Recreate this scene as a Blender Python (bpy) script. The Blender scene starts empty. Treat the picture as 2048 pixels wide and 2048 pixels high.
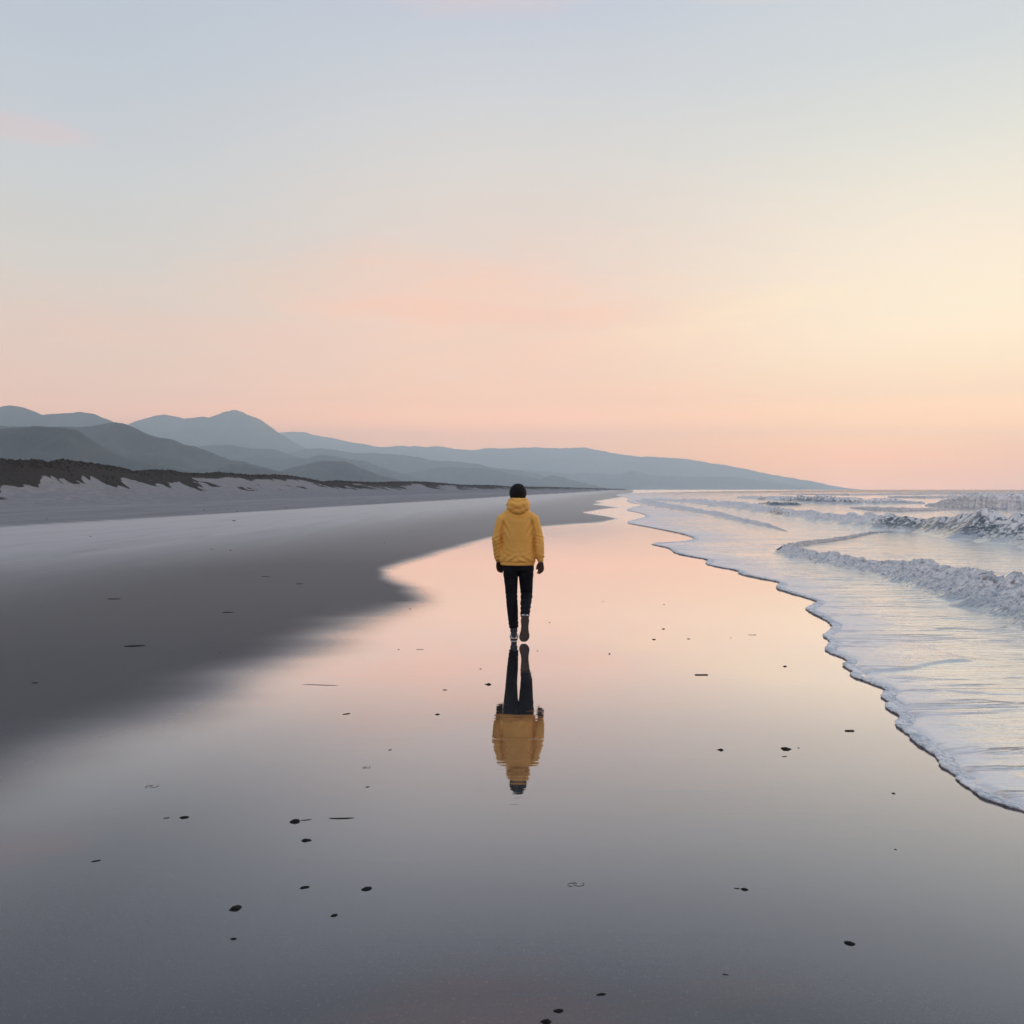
import bpy, bmesh, math, random
import numpy as np
from mathutils import Vector, Matrix, noise as mnoise

# ------------------------------------------------------------------ camera, sky, sun, exposure
S = bpy.context.scene
COL = S.collection
F, HY, EYE = 1700.0, 979.0, 1.68            # focal length and horizon row of the 2048 px photograph, eye height in metres

cam_d = bpy.data.cameras.new('camera')
cam = bpy.data.objects.new('camera', cam_d)
COL.objects.link(cam)
cam.location = (0, 0, EYE)
cam.rotation_euler = (math.radians(90), 0, 0)
cam_d.sensor_width = 36.0
cam_d.lens = 36.0 * F / 2048.0
cam_d.shift_y = -(1024.0 - HY) / 2048.0
cam_d.clip_start = 0.05
cam_d.clip_end = 60000
S.camera = cam

S.view_settings.view_transform = 'Standard'
S.view_settings.look = 'None'
S.view_settings.exposure = 0.0
S.view_settings.gamma = 1.0
S.cycles.use_denoising = True
try:
    S.cycles.denoiser = 'OPENIMAGEDENOISE'
except Exception:
    pass
S.cycles.volume_bounces = 4
S.cycles.max_bounces = 8
S.cycles.caustics_reflective = False
S.cycles.caustics_refractive = False


def lin(c):
    return tuple(((v / 255.0) / 12.92 if v / 255.0 <= 0.04045 else ((v / 255.0 + 0.055) / 1.055) ** 2.4) for v in c)


def rgba(c):
    return tuple(c) + (1.0,)


class NT:
    """small node-graph writer"""
    def __init__(self, tree):
        self.t = tree
        self.n = tree.nodes
        self.l = tree.links

    def node(self, kind, **kw):
        x = self.n.new(kind)
        for k, v in kw.items():
            setattr(x, k, v)
        return x

    def put(self, sock, v):
        if isinstance(v, bpy.types.NodeSocket):
            self.l.new(v, sock)
        else:
            sock.default_value = v

    def math(self, op, a, b=0.0, c=None, clamp=False):
        x = self.node('ShaderNodeMath', operation=op)
        x.use_clamp = clamp
        self.put(x.inputs[0], a)
        self.put(x.inputs[1], b)
        if c is not None:
            self.put(x.inputs[2], c)
        return x.outputs[0]

    def smooth(self, v, a, b, lo=0.0, hi=1.0):
        x = self.node('ShaderNodeMapRange', interpolation_type='SMOOTHSTEP')
        self.put(x.inputs['Value'], v)
        for k, q in (('From Min', a), ('From Max', b), ('To Min', lo), ('To Max', hi)):
            self.put(x.inputs[k], q)
        return x.outputs['Result']

    def ramp(self, v, stops, interp='LINEAR'):
        x = self.node('ShaderNodeValToRGB')
        r = x.color_ramp
        r.interpolation = interp
        while len(r.elements) > 1:
            r.elements.remove(r.elements[-1])
        r.elements[0].position = stops[0][0]
        r.elements[0].color = stops[0][1]
        for p, c in stops[1:]:
            e = r.elements.new(p)
            e.color = c
        self.put(x.inputs['Fac'], v)
        return x.outputs['Color']

    def mix(self, f, a, b, mode='MIX'):
        x = self.node('ShaderNodeMix', data_type='RGBA', blend_type=mode)
        self.put(x.inputs[0], f)
        self.put(x.inputs[6], a)
        self.put(x.inputs[7], b)
        return x.outputs[2]

    def mixs(self, f, a, b):
        x = self.node('ShaderNodeMixShader')
        self.put(x.inputs[0], f)
        self.l.new(a, x.inputs[1])
        self.l.new(b, x.inputs[2])
        return x.outputs[0]

    def coord(self, scale, loc=(0, 0, 0), rot=(0, 0, 0), src='Object'):
        tc = self.node('ShaderNodeTexCoord')
        mp = self.node('ShaderNodeMapping')
        mp.inputs['Scale'].default_value = scale
        mp.inputs['Location'].default_value = loc
        mp.inputs['Rotation'].default_value = rot
        self.l.new(tc.outputs[src], mp.inputs['Vector'])
        return mp.outputs['Vector']

    def noise(self, vec, scale, detail=3.0, rough=0.55, dist=0.0):
        x = self.node('ShaderNodeTexNoise')
        self.l.new(vec, x.inputs['Vector'])
        x.inputs['Scale'].default_value = scale
        x.inputs['Detail'].default_value = detail
        x.inputs['Roughness'].default_value = rough
        x.inputs['Distortion'].default_value = dist
        return x.outputs['Fac']

    def attr(self, name):
        x = self.node('ShaderNodeAttribute')
        x.attribute_name = name
        return x.outputs['Fac']

    def bump(self, h, strength, distance, normal=None):
        x = self.node('ShaderNodeBump')
        self.put(x.inputs['Strength'], strength)
        self.put(x.inputs['Distance'], distance)
        self.l.new(h, x.inputs['Height'])
        if normal is not None:
            self.l.new(normal, x.inputs['Normal'])
        return x.outputs['Normal']


# --- sky: dusk gradient by elevation, cool on the left, cream on the right, faint peach cloud
w = bpy.data.worlds.new('World')
S.world = w
w.use_nodes = True
nt = NT(w.node_tree)
nt.n.clear()
tc = nt.node('ShaderNodeTexCoord')
sep = nt.node('ShaderNodeSeparateXYZ')
nt.l.new(tc.outputs['Generated'], sep.inputs[0])
sx, sy, sz = sep.outputs
elev = nt.math('DIVIDE', nt.math('ARCSINE', nt.math('ABSOLUTE', sz)), math.pi / 2)      # 0 .. 1
azim = nt.math('ARCTAN2', sx, sy)                                                       # radians, + is right


def e_of(d):
    return math.atan(d / F) / (math.pi / 2)


SKY_L = [(0, (3.0831, 1.4920, 0.7008)), (30, (3.0831, 1.3946, 0.6407)), (60, (2.9654, 1.3107, 0.6140)), (95, (2.7925, 1.2010, 0.5485)), (130, (2.7552, 1.2089, 0.5523)), (175, (1.8564, 1.0072, 0.6035)), (230, (1.4240, 0.8836, 0.5899)), (280, (1.2205, 0.8322, 0.6016)), (330, (1.0568, 0.8077, 0.6323)), (400, (0.8994, 0.7921, 0.6758)), (480, (0.7830, 0.7531, 0.6925)), (560, (0.7197, 0.7337, 0.7216)), (650, (0.6483, 0.6848, 0.7182)), (800, (0.5656, 0.6276, 0.7004)), (979, (0.5250, 0.5947, 0.6865))]
SKY_C = [(0, (3.4626, 1.5126, 0.4930)), (30, (3.4626, 1.4695, 0.4759)), (60, (3.4626, 1.4261, 0.4587)), (95, (3.5245, 1.3987, 0.4604)), (130, (3.5220, 1.3790, 0.4612)), (175, (2.2421, 1.0576, 0.4842)), (230, (1.7263, 0.9541, 0.5302)), (280, (1.5169, 0.8845, 0.5540)), (330, (1.3545, 0.8612, 0.5849)), (400, (1.1802, 0.8209, 0.6120)), (480, (1.0343, 0.7976, 0.6470)), (560, (0.9350, 0.7824, 0.6738)), (650, (0.8449, 0.7781, 0.7119)), (800, (0.7079, 0.7190, 0.7380)), (979, (0.5872, 0.6342, 0.7378))]
SKY_R = [(0, (4.7882, 1.8520, 0.7071)), (30, (4.9555, 1.7279, 0.3095)), (60, (5.4593, 1.7812, 0.0522)), (95, (5.3628, 2.0681, 0.0607)), (130, (3.6136, 1.7151, 0.3828)), (175, (2.3252, 1.3430, 0.5500)), (230, (1.8988, 1.2940, 0.6618)), (280, (1.6986, 1.2703, 0.7643)), (330, (1.5193, 1.1979, 0.7737)), (400, (1.3665, 1.1092, 0.7711)), (480, (1.1967, 1.0193, 0.7739)), (560, (1.0465, 0.9489, 0.7653)), (650, (0.8878, 0.8668, 0.7615)), (800, (0.7165, 0.7541, 0.7526)), (979, (0.6470, 0.6970, 0.7404))]
ZEN = (1.0, rgba(lin((168, 178, 198))))
MIDE = (0.55, rgba(lin((180, 191, 208))))


def skyramp(t, gain=1.0):
    st = [(e_of(d), rgba(c)) for d, c in t]
    return nt.ramp(elev, st + [MIDE, ZEN])


cl, cc, cr = skyramp(SKY_L), skyramp(SKY_C), skyramp(SKY_R)
cb = nt.ramp(elev, [(0.0, rgba((0.95, 0.78, 0.80))), (0.1, rgba((1.05, 0.84, 0.82))), (0.25, rgba((0.80, 0.76, 0.84))), MIDE, ZEN])
fr = nt.smooth(azim, 0.0, 0.50)
fl = nt.smooth(azim, 0.0, -0.50)
c = nt.mix(fr, cc, cr)
c = nt.mix(fl, c, cl)
back = nt.math('MAXIMUM', nt.smooth(nt.math('ABSOLUTE', azim), 1.2, 2.6), 0.0)
c = nt.mix(back, c, cb)
# faint clouds, laid out in direction space (stretched sideways)
pv = nt.node('ShaderNodeCombineXYZ')
nt.put(pv.inputs[0], azim)
nt.put(pv.inputs[1], nt.math('MULTIPLY', elev, 7.0))
cn = nt.noise(pv.outputs[0], 2.6, 5.0, 0.55, 0.6)
cn2 = nt.noise(pv.outputs[0], 6.5, 4.0, 0.6, 1.0)


def blob(az, el_d, saz, sel, tilt=0.0):
    """soft lens-shaped patch around an azimuth and an elevation"""
    a = nt.math('SUBTRACT', azim, az)
    e = nt.math('SUBTRACT', nt.math('SUBTRACT', elev, e_of(el_d)), nt.math('MULTIPLY', a, tilt))
    q = nt.math('ADD', nt.math('POWER', nt.math('DIVIDE', a, saz), 2.0), nt.math('POWER', nt.math('DIVIDE', e, sel), 2.0))
    q = nt.math('ADD', q, nt.math('MULTIPLY', nt.math('SUBTRACT', cn, 0.5), 2.2))
    return nt.smooth(q, 1.1, 0.0)


CLOUD = 1.0


def tint(fac, amount, col):
    """clouds thin the light in one colour and add to it in another: a tint on the sky behind"""
    return nt.mix(nt.math('MULTIPLY', fac, amount * CLOUD), c, rgba(col), 'MULTIPLY')


c = tint(blob(-0.12, 400, 0.27, 0.036, -0.03), 0.9, (1.08, 0.965, 0.90))
c = tint(blob(-0.05, 350, 0.16, 0.012, -0.04), 0.6, (1.00, 0.93, 0.90))
c = tint(blob(0.20, 320, 0.20, 0.010, 0.10), 0.6, (1.05, 1.03, 0.96))
c = tint(blob(0.12, 345, 0.16, 0.012, 0.06), 0.6, (0.99, 0.95, 0.93))
c = tint(blob(-0.38, 300, 0.22, 0.014, 0.0), 0.6, (1.05, 0.97, 0.94))
c = tint(blob(-0.52, 627, 0.070, 0.009), 1.0, (1.14, 0.96, 0.94))
c = tint(blob(0.25, 972, 0.13, 0.013, -0.1), 0.9, (1.14, 1.0, 0.94))
c = tint(blob(-0.03, 1085, 0.26, 0.035), 1.0, (1.30, 0.98, 0.86))  # warm cloud mostly above the view, added to warm the near reflection
c = tint(nt.math('MULTIPLY', nt.smooth(cn2, 0.47, 0.60), blob(-0.02, 380, 0.38, 0.045, 0.0)), 0.7, (1.04, 0.985, 0.95))
c = tint(nt.math('MULTIPLY', nt.smooth(cn2, 0.50, 0.44), blob(0.22, 330, 0.25, 0.022, 0.08)), 0.8, (1.04, 1.03, 0.96))
wisp = nt.smooth(cn2, 0.42, 0.72)
c = tint(nt.math('MULTIPLY', wisp, nt.smooth(elev, 0.30, 0.10)), 1.0, (1.04, 0.995, 0.965))
# a physical twilight sky under the colour, at low strength
ns = nt.node('ShaderNodeTexSky')
ns.sky_type = 'NISHITA'
ns.sun_disc = False
ns.sun_elevation = math.radians(4)
ns.sun_rotation = math.radians(52)
bgs = nt.node('ShaderNodeBackground')
nt.l.new(c, bgs.inputs[0])
bgs.inputs[1].default_value = 0.97
bgn = nt.node('ShaderNodeBackground')
nt.l.new(ns.outputs[0], bgn.inputs[0])
bgn.inputs[1].default_value = 0.003
ad = nt.node('ShaderNodeAddShader')
nt.l.new(bgs.outputs[0], ad.inputs[0])
nt.l.new(bgn.outputs[0], ad.inputs[1])
ow = nt.node('ShaderNodeOutputWorld')
nt.l.new(ad.outputs[0], ow.inputs['Surface'])

sun_d = bpy.data.lights.new('sun', 'SUN')
sun = bpy.data.objects.new('sun', sun_d)
COL.objects.link(sun)
SAZ, SEL = math.radians(52), math.radians(4)
sdir = Vector((math.sin(SAZ) * math.cos(SEL), math.cos(SAZ) * math.cos(SEL), math.sin(SEL)))
sun.rotation_euler = sdir.to_track_quat('Z', 'Y').to_euler()
sun_d.energy = 3.5
sun_d.angle = math.radians(10)
sun_d.color = (1.0, 0.80, 0.62)


# ------------------------------------------------------------------ helpers
def tag(o, label=None, cat=None, group=None, kind=None):
    if label:
        o['label'] = label
    if cat:
        o['category'] = cat
    if group:
        o['group'] = group
    if kind:
        o['kind'] = kind
    return o


def mesh_np(name, verts, faces, mat=None, parent=None, smooth=True, attrs=None):
    me = bpy.data.meshes.new(name)
    verts = np.asarray(verts, dtype=np.float64)
    faces = np.asarray(faces, dtype=np.int32)
    k = faces.shape[1]
    me.vertices.add(len(verts))
    me.vertices.foreach_set('co', verts.ravel())
    me.loops.add(faces.size)
    me.loops.foreach_set('vertex_index', faces.ravel())
    me.polygons.add(len(faces))
    me.polygons.foreach_set('loop_start', np.arange(0, faces.size, k, dtype=np.int32))
    try:
        me.polygons.foreach_set('loop_total', np.full(len(faces), k, dtype=np.int32))
    except Exception:
        pass
    me.update(calc_edges=True)
    me.validate()
    if smooth:
        me.polygons.foreach_set('use_smooth', np.ones(len(me.polygons), dtype=bool))
    for an, av in (attrs or {}).items():
        a = me.attributes.new(an, 'FLOAT', 'POINT')
        a.data.foreach_set('value', np.asarray(av, dtype=np.float32).ravel())
    o = bpy.data.objects.new(name, me)
    COL.objects.link(o)
    if mat:
        me.materials.append(mat)
    if parent:
        o.parent = parent
    return o


def grid_faces(nr, nc, keep=None):
    i = np.arange(nr - 1)[:, None] * nc + np.arange(nc - 1)[None, :]
    f = np.stack([i, i + 1, i + nc + 1, i + nc], axis=-1)
    if keep is not None:
        f = f[keep]
    return f.reshape(-1, 4)


def compact(verts, faces, attrs=None):
    used = np.unique(faces)
    m = -np.ones(len(verts), dtype=np.int64)
    m[used] = np.arange(len(used))
    at = {k: np.asarray(v).ravel()[used] for k, v in (attrs or {}).items()}
    return verts[used], m[faces], at


def _hash(ix, iy, iz, seed):
    h = (ix * 374761393 + iy * 668265263 + iz * 2147483647 + seed * 974634777) & 0xFFFFFFFF
    h = ((h ^ (h >> 13)) * 1274126177) & 0xFFFFFFFF
    h = ((h ^ (h >> 16)) * 2246822519) & 0xFFFFFFFF
    return ((h ^ (h >> 15)) & 0xFFFFFF) / float(0xFFFFFF)


def vnoise(x, y, z=0.0, seed=0):
    x, y, z = np.broadcast_arrays(np.asarray(x, float), np.asarray(y, float), np.asarray(z, float))
    fx, fy, fz = np.floor(x), np.floor(y), np.floor(z)
    ix, iy, iz = fx.astype(np.int64), fy.astype(np.int64), fz.astype(np.int64)
    tx, ty, tz = x - fx, y - fy, z - fz
    tx, ty, tz = [t * t * t * (t * (t * 6 - 15) + 10) for t in (tx, ty, tz)]
    r = 0
    for dx in (0, 1):
        for dy in (0, 1):
            for dz in (0, 1):
                wgt = (tx if dx else 1 - tx) * (ty if dy else 1 - ty) * (tz if dz else 1 - tz)
                r = r + wgt * _hash(ix + dx, iy + dy, iz + dz, seed)
    return r * 2 - 1


def fbm(x, y, z=0.0, octv=4, seed=0, gain=0.5, ridged=False):
    a, s, r = 1.0, 0.0, 0
    for k in range(octv):
        n = vnoise(np.asarray(x) * 2 ** k, np.asarray(y) * 2 ** k, np.asarray(z) * 2 ** k, seed + k)
        if ridged:
            n = 1 - 2 * np.abs(n)
        r = r + a * n
        s += a
        a *= gain
    return r / s


def sstep(a, b, x):
    t = np.clip((np.asarray(x, float) - a) / (b - a), 0, 1)
    return t * t * (3 - 2 * t)


def ground_xy(px, py):
    Y = F * EYE / (py - HY)
    return (px - 1024.0) / F * Y, Y


def new_mat(name):
    m = bpy.data.materials.new(name)
    m.use_nodes = True
    n = NT(m.node_tree)
    n.n.clear()
    out = n.node('ShaderNodeOutputMaterial')
    return m, n, out


def principled(name, col, rough=0.8, col2=None, nscale=8.0, bump=0.0, bscale=40.0, spec=0.5, stretch=(1, 1, 1), sheen=0.0):
    m, n, out = new_mat(name)
    p = n.node('ShaderNodeBsdfPrincipled')
    v = n.coord(stretch)
    if col2 is not None:
        f = n.smooth(n.noise(v, nscale, 5.0, 0.6), 0.3, 0.7)
        n.l.new(n.mix(f, rgba(col), rgba(col2)), p.inputs['Base Color'])
    else:
        p.inputs['Base Color'].default_value = rgba(col)
    p.inputs['Roughness'].default_value = rough
    p.inputs['Specular IOR Level'].default_value = spec
    if sheen:
        p.inputs['Sheen Weight'].default_value = sheen
    if bump:
        n.l.new(n.bump(n.noise(v, bscale, 4.0, 0.6), 1.0, bump), p.inputs['Normal'])
    n.l.new(p.outputs[0], out.inputs['Surface'])
    return m


# ------------------------------------------------------------------ shoreline and wet edge (photo pixels -> ground)
SHORE_PX = [(1645, 979.9), (1640, 980.0), (1560, 980.8), (1470, 982.0), (1380, 983.3), (1290, 985.0), (1250, 987.0), (1228, 990.5), (1245, 994), (1262, 997),
            (1252, 1001), (1262, 1006), (1290, 1010), (1258, 1017), (1252, 1021), (1285, 1027), (1296, 1034), (1275, 1039), (1249, 1046), (1285, 1052), (1332, 1061), (1370, 1069), (1392, 1077),
            (1380, 1083), (1340, 1086), (1300, 1088), (1318, 1092), (1338, 1096), (1346, 1102), (1352, 1107), (1380, 1113), (1415, 1119), (1418, 1123), (1409, 1128), (1440, 1135), (1480, 1142), (1477, 1148),
            (1520, 1157), (1560, 1165), (1562, 1169), (1550, 1177), (1590, 1189), (1634, 1202), (1636, 1206), (1622, 1213), (1611, 1219), (1640, 1234), (1666, 1249), (1667, 1256), (1658, 1264), (1645, 1272),
            (1660, 1281), (1665, 1288), (1648, 1299), (1672, 1311), (1696, 1321), (1695, 1327), (1685, 1331), (1697, 1339), (1711, 1345), (1702, 1352), (1738, 1367), (1772, 1379), (1771, 1385), (1763, 1393),
            (1776, 1402), (1786, 1408), (1773, 1411), (1780, 1420), (1801, 1432), (1799, 1440), (1790, 1449), (1815, 1468), (1840, 1491), (1871, 1509), (1881, 1522), (1884, 1534), (1900, 1544), (1917, 1553),
            (1915, 1564), (1930, 1574), (1942, 1578), (1968, 1597), (2005, 1609), (2050, 1623), (2110, 1655), (2150, 1672), (2240, 1720), (2420, 1800), (2700, 1930)]


def chaikin(P, n=2):
    P = np.asarray(P, float)
    for _ in range(n):
        q = 0.75 * P[:-1] + 0.25 * P[1:]
        r = 0.25 * P[:-1] + 0.75 * P[1:]
        P = np.vstack([P[:1], np.stack([q, r], 1).reshape(-1, 2), P[-1:]])
    return P


SH = np.array([ground_xy(a, b) for a, b in SHORE_PX])
SH = np.vstack([[(3690.0, 10100.0), (2500.0, 6800.0)], SH, [(5.2, 2.0), (6.3, 0.5), (7.2, -2.0), (9.0, -8.0), (14.0, -30.0), (22.0, -110.0)]])
SHORE = chaikin(SH, 1)
SEA_POLY = np.vstack([SHORE, [(14000, -110), (14000, 14000), (3700, 14000)]])


def in_poly(x, y, P):
    c_ = np.zeros(x.shape, bool)
    x2, y2 = P[-1]
    for x1, y1 in P:
        if y1 != y2:
            cond = ((y1 > y) != (y2 > y)) & (x < (x2 - x1) * (y - y1) / (y2 - y1) + x1)
            c_ ^= cond
        x2, y2 = x1, y1
    return c_


def dist_poly(x, y, P, want_s=False):
    best = np.full(x.shape, 1e18)
    bs = np.zeros(x.shape)
    acc = 0.0
    for (x1, y1), (x2, y2) in zip(P[:-1], P[1:]):
        dx, dy = x2 - x1, y2 - y1
        L2 = dx * dx + dy * dy + 1e-12
        t = np.clip(((x - x1) * dx + (y - y1) * dy) / L2, 0, 1)
        d2 = (x - x1 - t * dx) ** 2 + (y - y1 - t * dy) ** 2
        m = d2 < best
        best = np.where(m, d2, best)
        if want_s:
            bs = np.where(m, acc + t * math.sqrt(L2), bs)
        acc += math.sqrt(L2)
    return (np.sqrt(best), bs) if want_s else np.sqrt(best)


def sdf_sea(x, y):
    d = dist_poly(x, y, SHORE)
    return np.where(in_poly(x, y, SEA_POLY), d, -d)


# left edge of the mirror-wet sand, and how wide the soft change is there (photo pixels)
WET_PX = [(1262, 990, 3), (1242, 995, 3), (1192, 1003, 3), (1212, 1006, 3), (1188, 1008.5, 3), (1243, 1015, 3), (1208, 1018.5, 3), (1169, 1025, 3), (1206, 1031, 3), (1240, 1037, 4), (1206, 1045, 5), (1087, 1054, 6), (975, 1079, 10), (901, 1103, 16), (820, 1130, 22),
          (776, 1142, 18), (785, 1150, 24), (830, 1163, 40), (872, 1190, 55), (880, 1208, 60), (835, 1236, 80), (742, 1278, 95), (636, 1328, 112), (509, 1400, 135), (350, 1480, 160),
          (160, 1560, 190), (0, 1635, 220), (-260, 1750, 260), (-800, 1990, 300)]


def wetness(x, y):
    """1 on the film of water, 0 on damp sand"""
    yy = np.maximum(y, 1.2)
    px = 1024 + F * x / yy
    py = HY + F * EYE / yy
    P = np.array([(a, b * 1.0) for a, b, _ in WET_PX])
    poly = np.vstack([P, [(-800, 6000), (9000, 6000), (9000, 900), (1300, 900)]])
    k = 2.2                                  # the edge is softer along the beach than across
    d, s = dist_poly(px / k, py, np.stack([P[:, 0] / k, P[:, 1]], 1), True)
    sg = np.where(in_poly(px, py, poly), d, -d)
    seg = np.r_[0, np.cumsum(np.hypot(np.diff(P[:, 0] / k), np.diff(P[:, 1])))]
    wid = np.interp(s, seg, [q[2] for q in WET_PX])
    n = fbm(x * 0.5, y * 0.9, 0, 3, 5) * 0.16 + fbm(x * 0.8, y * 3.0, 0, 4, 6) * 0.03
    return sstep(-0.85, 0.35, sg / wid + n)


# ------------------------------------------------------------------ materials for the setting
def reflect_curve(n, table):
    """how strongly a film of water reflects at each viewing angle; table: (degrees above the surface, reflectance)"""
    lw = n.node('ShaderNodeLayerWeight')
    lw.inputs['Blend'].default_value = 0.5
    st = sorted((1 - math.sin(math.radians(a)), (r, r, r, 1)) for a, r in table)
    return n.ramp(lw.outputs['Facing'], st)


def glossy(n, col, rough, normal=None):
    g = n.node('ShaderNodeBsdfAnisotropic') if False else n.node('ShaderNodeBsdfGlossy')
    n.put(g.inputs['Color'], col)
    n.put(g.inputs['Roughness'], rough)
    if normal is not None:
        n.l.new(normal, g.inputs['Normal'])
    return g.outputs[0]


def diffuse(n, col, normal=None):
    g = n.node('ShaderNodeBsdfDiffuse')
    n.put(g.inputs['Color'], col)
    if normal is not None:
        n.l.new(normal, g.inputs['Normal'])
    return g.outputs[0]


def make_sand(name, film=True):
    m, n, out = new_mat(name)
    wet = n.attr('wet')
    dry = n.attr('dry')
    along = n.coord((1, 1, 1), rot=(0, 0, math.radians(7.6)))
    streak_v = n.coord((1.0, 0.10, 1), rot=(0, 0, math.radians(7.6)))
    streak = n.noise(streak_v, 0.55, 5.0, 0.6, 0.3)
    fine = n.noise(streak_v, 4.0, 4.0, 0.6)
    grain = n.noise(n.coord((1, 1, 1)), 230.0, 2.0, 0.6)
    speck = n.noise(n.coord((1, 1, 1)), 55.0, 3.0, 0.7)
    dd = n.math('ADD', dry, n.math('MULTIPLY', n.math('MULTIPLY', n.math('SUBTRACT', streak, 0.5), 1.1), n.math('MULTIPLY', dry, 1.2)), clamp=True)
    col = n.mix(dd, rgba((0.070, 0.072, 0.078)), rgba((0.33, 0.335, 0.375)))
    col = n.mix(n.math('MULTIPLY', n.smooth(fine, 0.48, 0.66), n.smooth(dry, 0.15, 0.8, 0.02, 0.30)), col, rgba((0.30, 0.30, 0.33)))
    col = n.mix(n.math('MULTIPLY', n.smooth(n.noise(streak_v, 1.6, 5.0, 0.65, 0.6), 0.50, 0.66), n.smooth(dry, 0.15, 0.8, 0.0, 0.35)), col, rgba((0.11, 0.112, 0.125)))
    col = n.mix(n.smooth(grain, 0.35, 0.70, 0.0, 0.45), col, rgba((0.018, 0.018, 0.020)))
    col = n.mix(n.smooth(speck, 0.56, 0.74, 0.0, 0.34), col, rgba((0.19, 0.19, 0.19)))
    gn = n.bump(n.math('ADD', grain, n.math('MULTIPLY', n.noise(n.coord((1.0, 0.45, 1), rot=(0, 0, math.radians(-20))), 9.0, 4.0, 0.6, 0.8), 2.0)), 0.8, 0.006)
    d = diffuse(n, col, gn)
    if not film:
        n.l.new(d, out.inputs['Surface'])
        return m
    # damp sand: weak and broad sheen; film of water: clear mirror
    rip_v = n.coord((0.55, 2.6, 1))
    rip = n.noise(rip_v, 3.0, 3.0, 0.5, 0.4)
    rip2 = n.noise(n.coord((0.25, 3.0, 1)), 9.0, 2.0, 0.5)
    h = n.math('ADD', rip, n.math('MULTIPLY', rip2, 0.20))
    line = n.smooth(n.noise(n.coord((0.22, 3.0, 1), rot=(0, 0, math.radians(2))), 1.6, 4.0, 0.55, 0.8), 0.60, 0.72)
    h = n.math('ADD', h, n.math('MULTIPLY', line, 0.5))
    patch = n.smooth(n.noise(n.coord((0.22, 0.5, 1)), 1.2, 2.0), 0.38, 0.66, 0.35, 1.0)
    bn = n.bump(h, patch, 0.0011)
    rough = n.math('ADD', n.smooth(wet, 0.0, 1.0, 0.50, 0.010), n.math('MULTIPLY', n.attr('far'), 0.20))
    mir = reflect_curve(n, [(0, 1.0), (5, 0.97), (8.4, 0.97), (12, 0.85), (15, 0.66), (19.4, 0.46), (25, 0.27), (30.5, 0.125), (40, 0.07), (90, 0.03)])
    damp = reflect_curve(n, [(0, 0.50), (2, 0.32), (5, 0.15), (10, 0.09), (20, 0.06), (90, 0.02)])
    damp = n.math('MULTIPLY', damp, n.attr('sheen'))
    mir = n.math('MULTIPLY', mir, n.attr('film'))  # weaker mirror at near left, a painted-in vignette
    fac = n.mix(n.smooth(wet, 0.0, 1.0), damp, mir)
    lw = n.node('ShaderNodeLayerWeight')
    lw.inputs['Blend'].default_value = 0.5
    film = n.ramp(lw.outputs['Facing'], sorted((1 - math.sin(math.radians(q)), rgba(w_)) for q, w_ in ((0, (1.0, 0.985, 0.97)), (8, (1.0, 0.965, 0.96)), (15, (0.95, 0.94, 0.995)), (25, (0.95, 0.94, 1.0)), (90, (0.95, 0.94, 1.0)))))
    g = glossy(n, film, rough, bn)
    n.l.new(n.mixs(fac, d, g), out.inputs['Surface'])
    return m


M_SAND = make_sand('wet_sand_and_film')


def make_swash():
    """thin foamy backwash: bubbles over a rippled film"""
    m, n, out = new_mat('foamy_shallow_water')
    far = n.attr('foam')
    rip = n.noise(n.coord((0.22, 1.0, 1), rot=(0, 0, math.radians(-5))), 3.6, 4.0, 0.55, 0.8)
    rip2 = n.noise(n.coord((0.5, 1.6, 1), rot=(0, 0, math.radians(-9))), 10.0, 4.0, 0.6, 0.6)
    bub = n.noise(n.coord((1, 1, 1)), 60.0, 3.0, 0.7)
    h = n.math('ADD', n.math('MULTIPLY', rip, 1.0), n.math('MULTIPLY', rip2, 0.35))
    ln_ = n.smooth(n.noise(n.coord((0.22, 1.3, 1), rot=(0, 0, math.radians(-4))), 1.7, 4.0, 0.55, 0.9), 0.56, 0.62)
    h = n.math('ADD', h, n.math('MULTIPLY', ln_, 1.8))
    bn = n.bump(h, 1.0, 0.017)
    bn2 = n.bump(bub, 0.5, 0.004, bn)
    lace = n.noise(n.coord((0.5, 1.3, 1)), 5.0, 6.0, 0.7, 1.2)
    ff = n.smooth(n.math('ADD', lace, n.math('MULTIPLY', n.math('SUBTRACT', far, 0.5), 0.5)), 0.30, 0.80, 0.12, 0.72)
    d = diffuse(n, (0.82, 0.82, 0.85, 1), bn2)
    mir = reflect_curve(n, [(0, 1.0), (6, 0.95), (12, 0.82), (20, 0.6), (30, 0.4), (90, 0.06)])
    g = glossy(n, (1, 1, 1, 1), 0.10, bn)
    deep = diffuse(n, (0.10, 0.12, 0.14, 1))
    off = n.attr('off')
    mir = n.math('MULTIPLY', mir, n.math('SUBTRACT', 1.0, n.math('MULTIPLY', off, 0.5)))
    water = n.mixs(mir, deep, g)
    ff = n.math('MULTIPLY', ff, n.math('SUBTRACT', 1.0, n.math('MULTIPLY', off, 0.7)))
    n.l.new(n.mixs(ff, water, d), out.inputs['Surface'])
    return m


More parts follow.
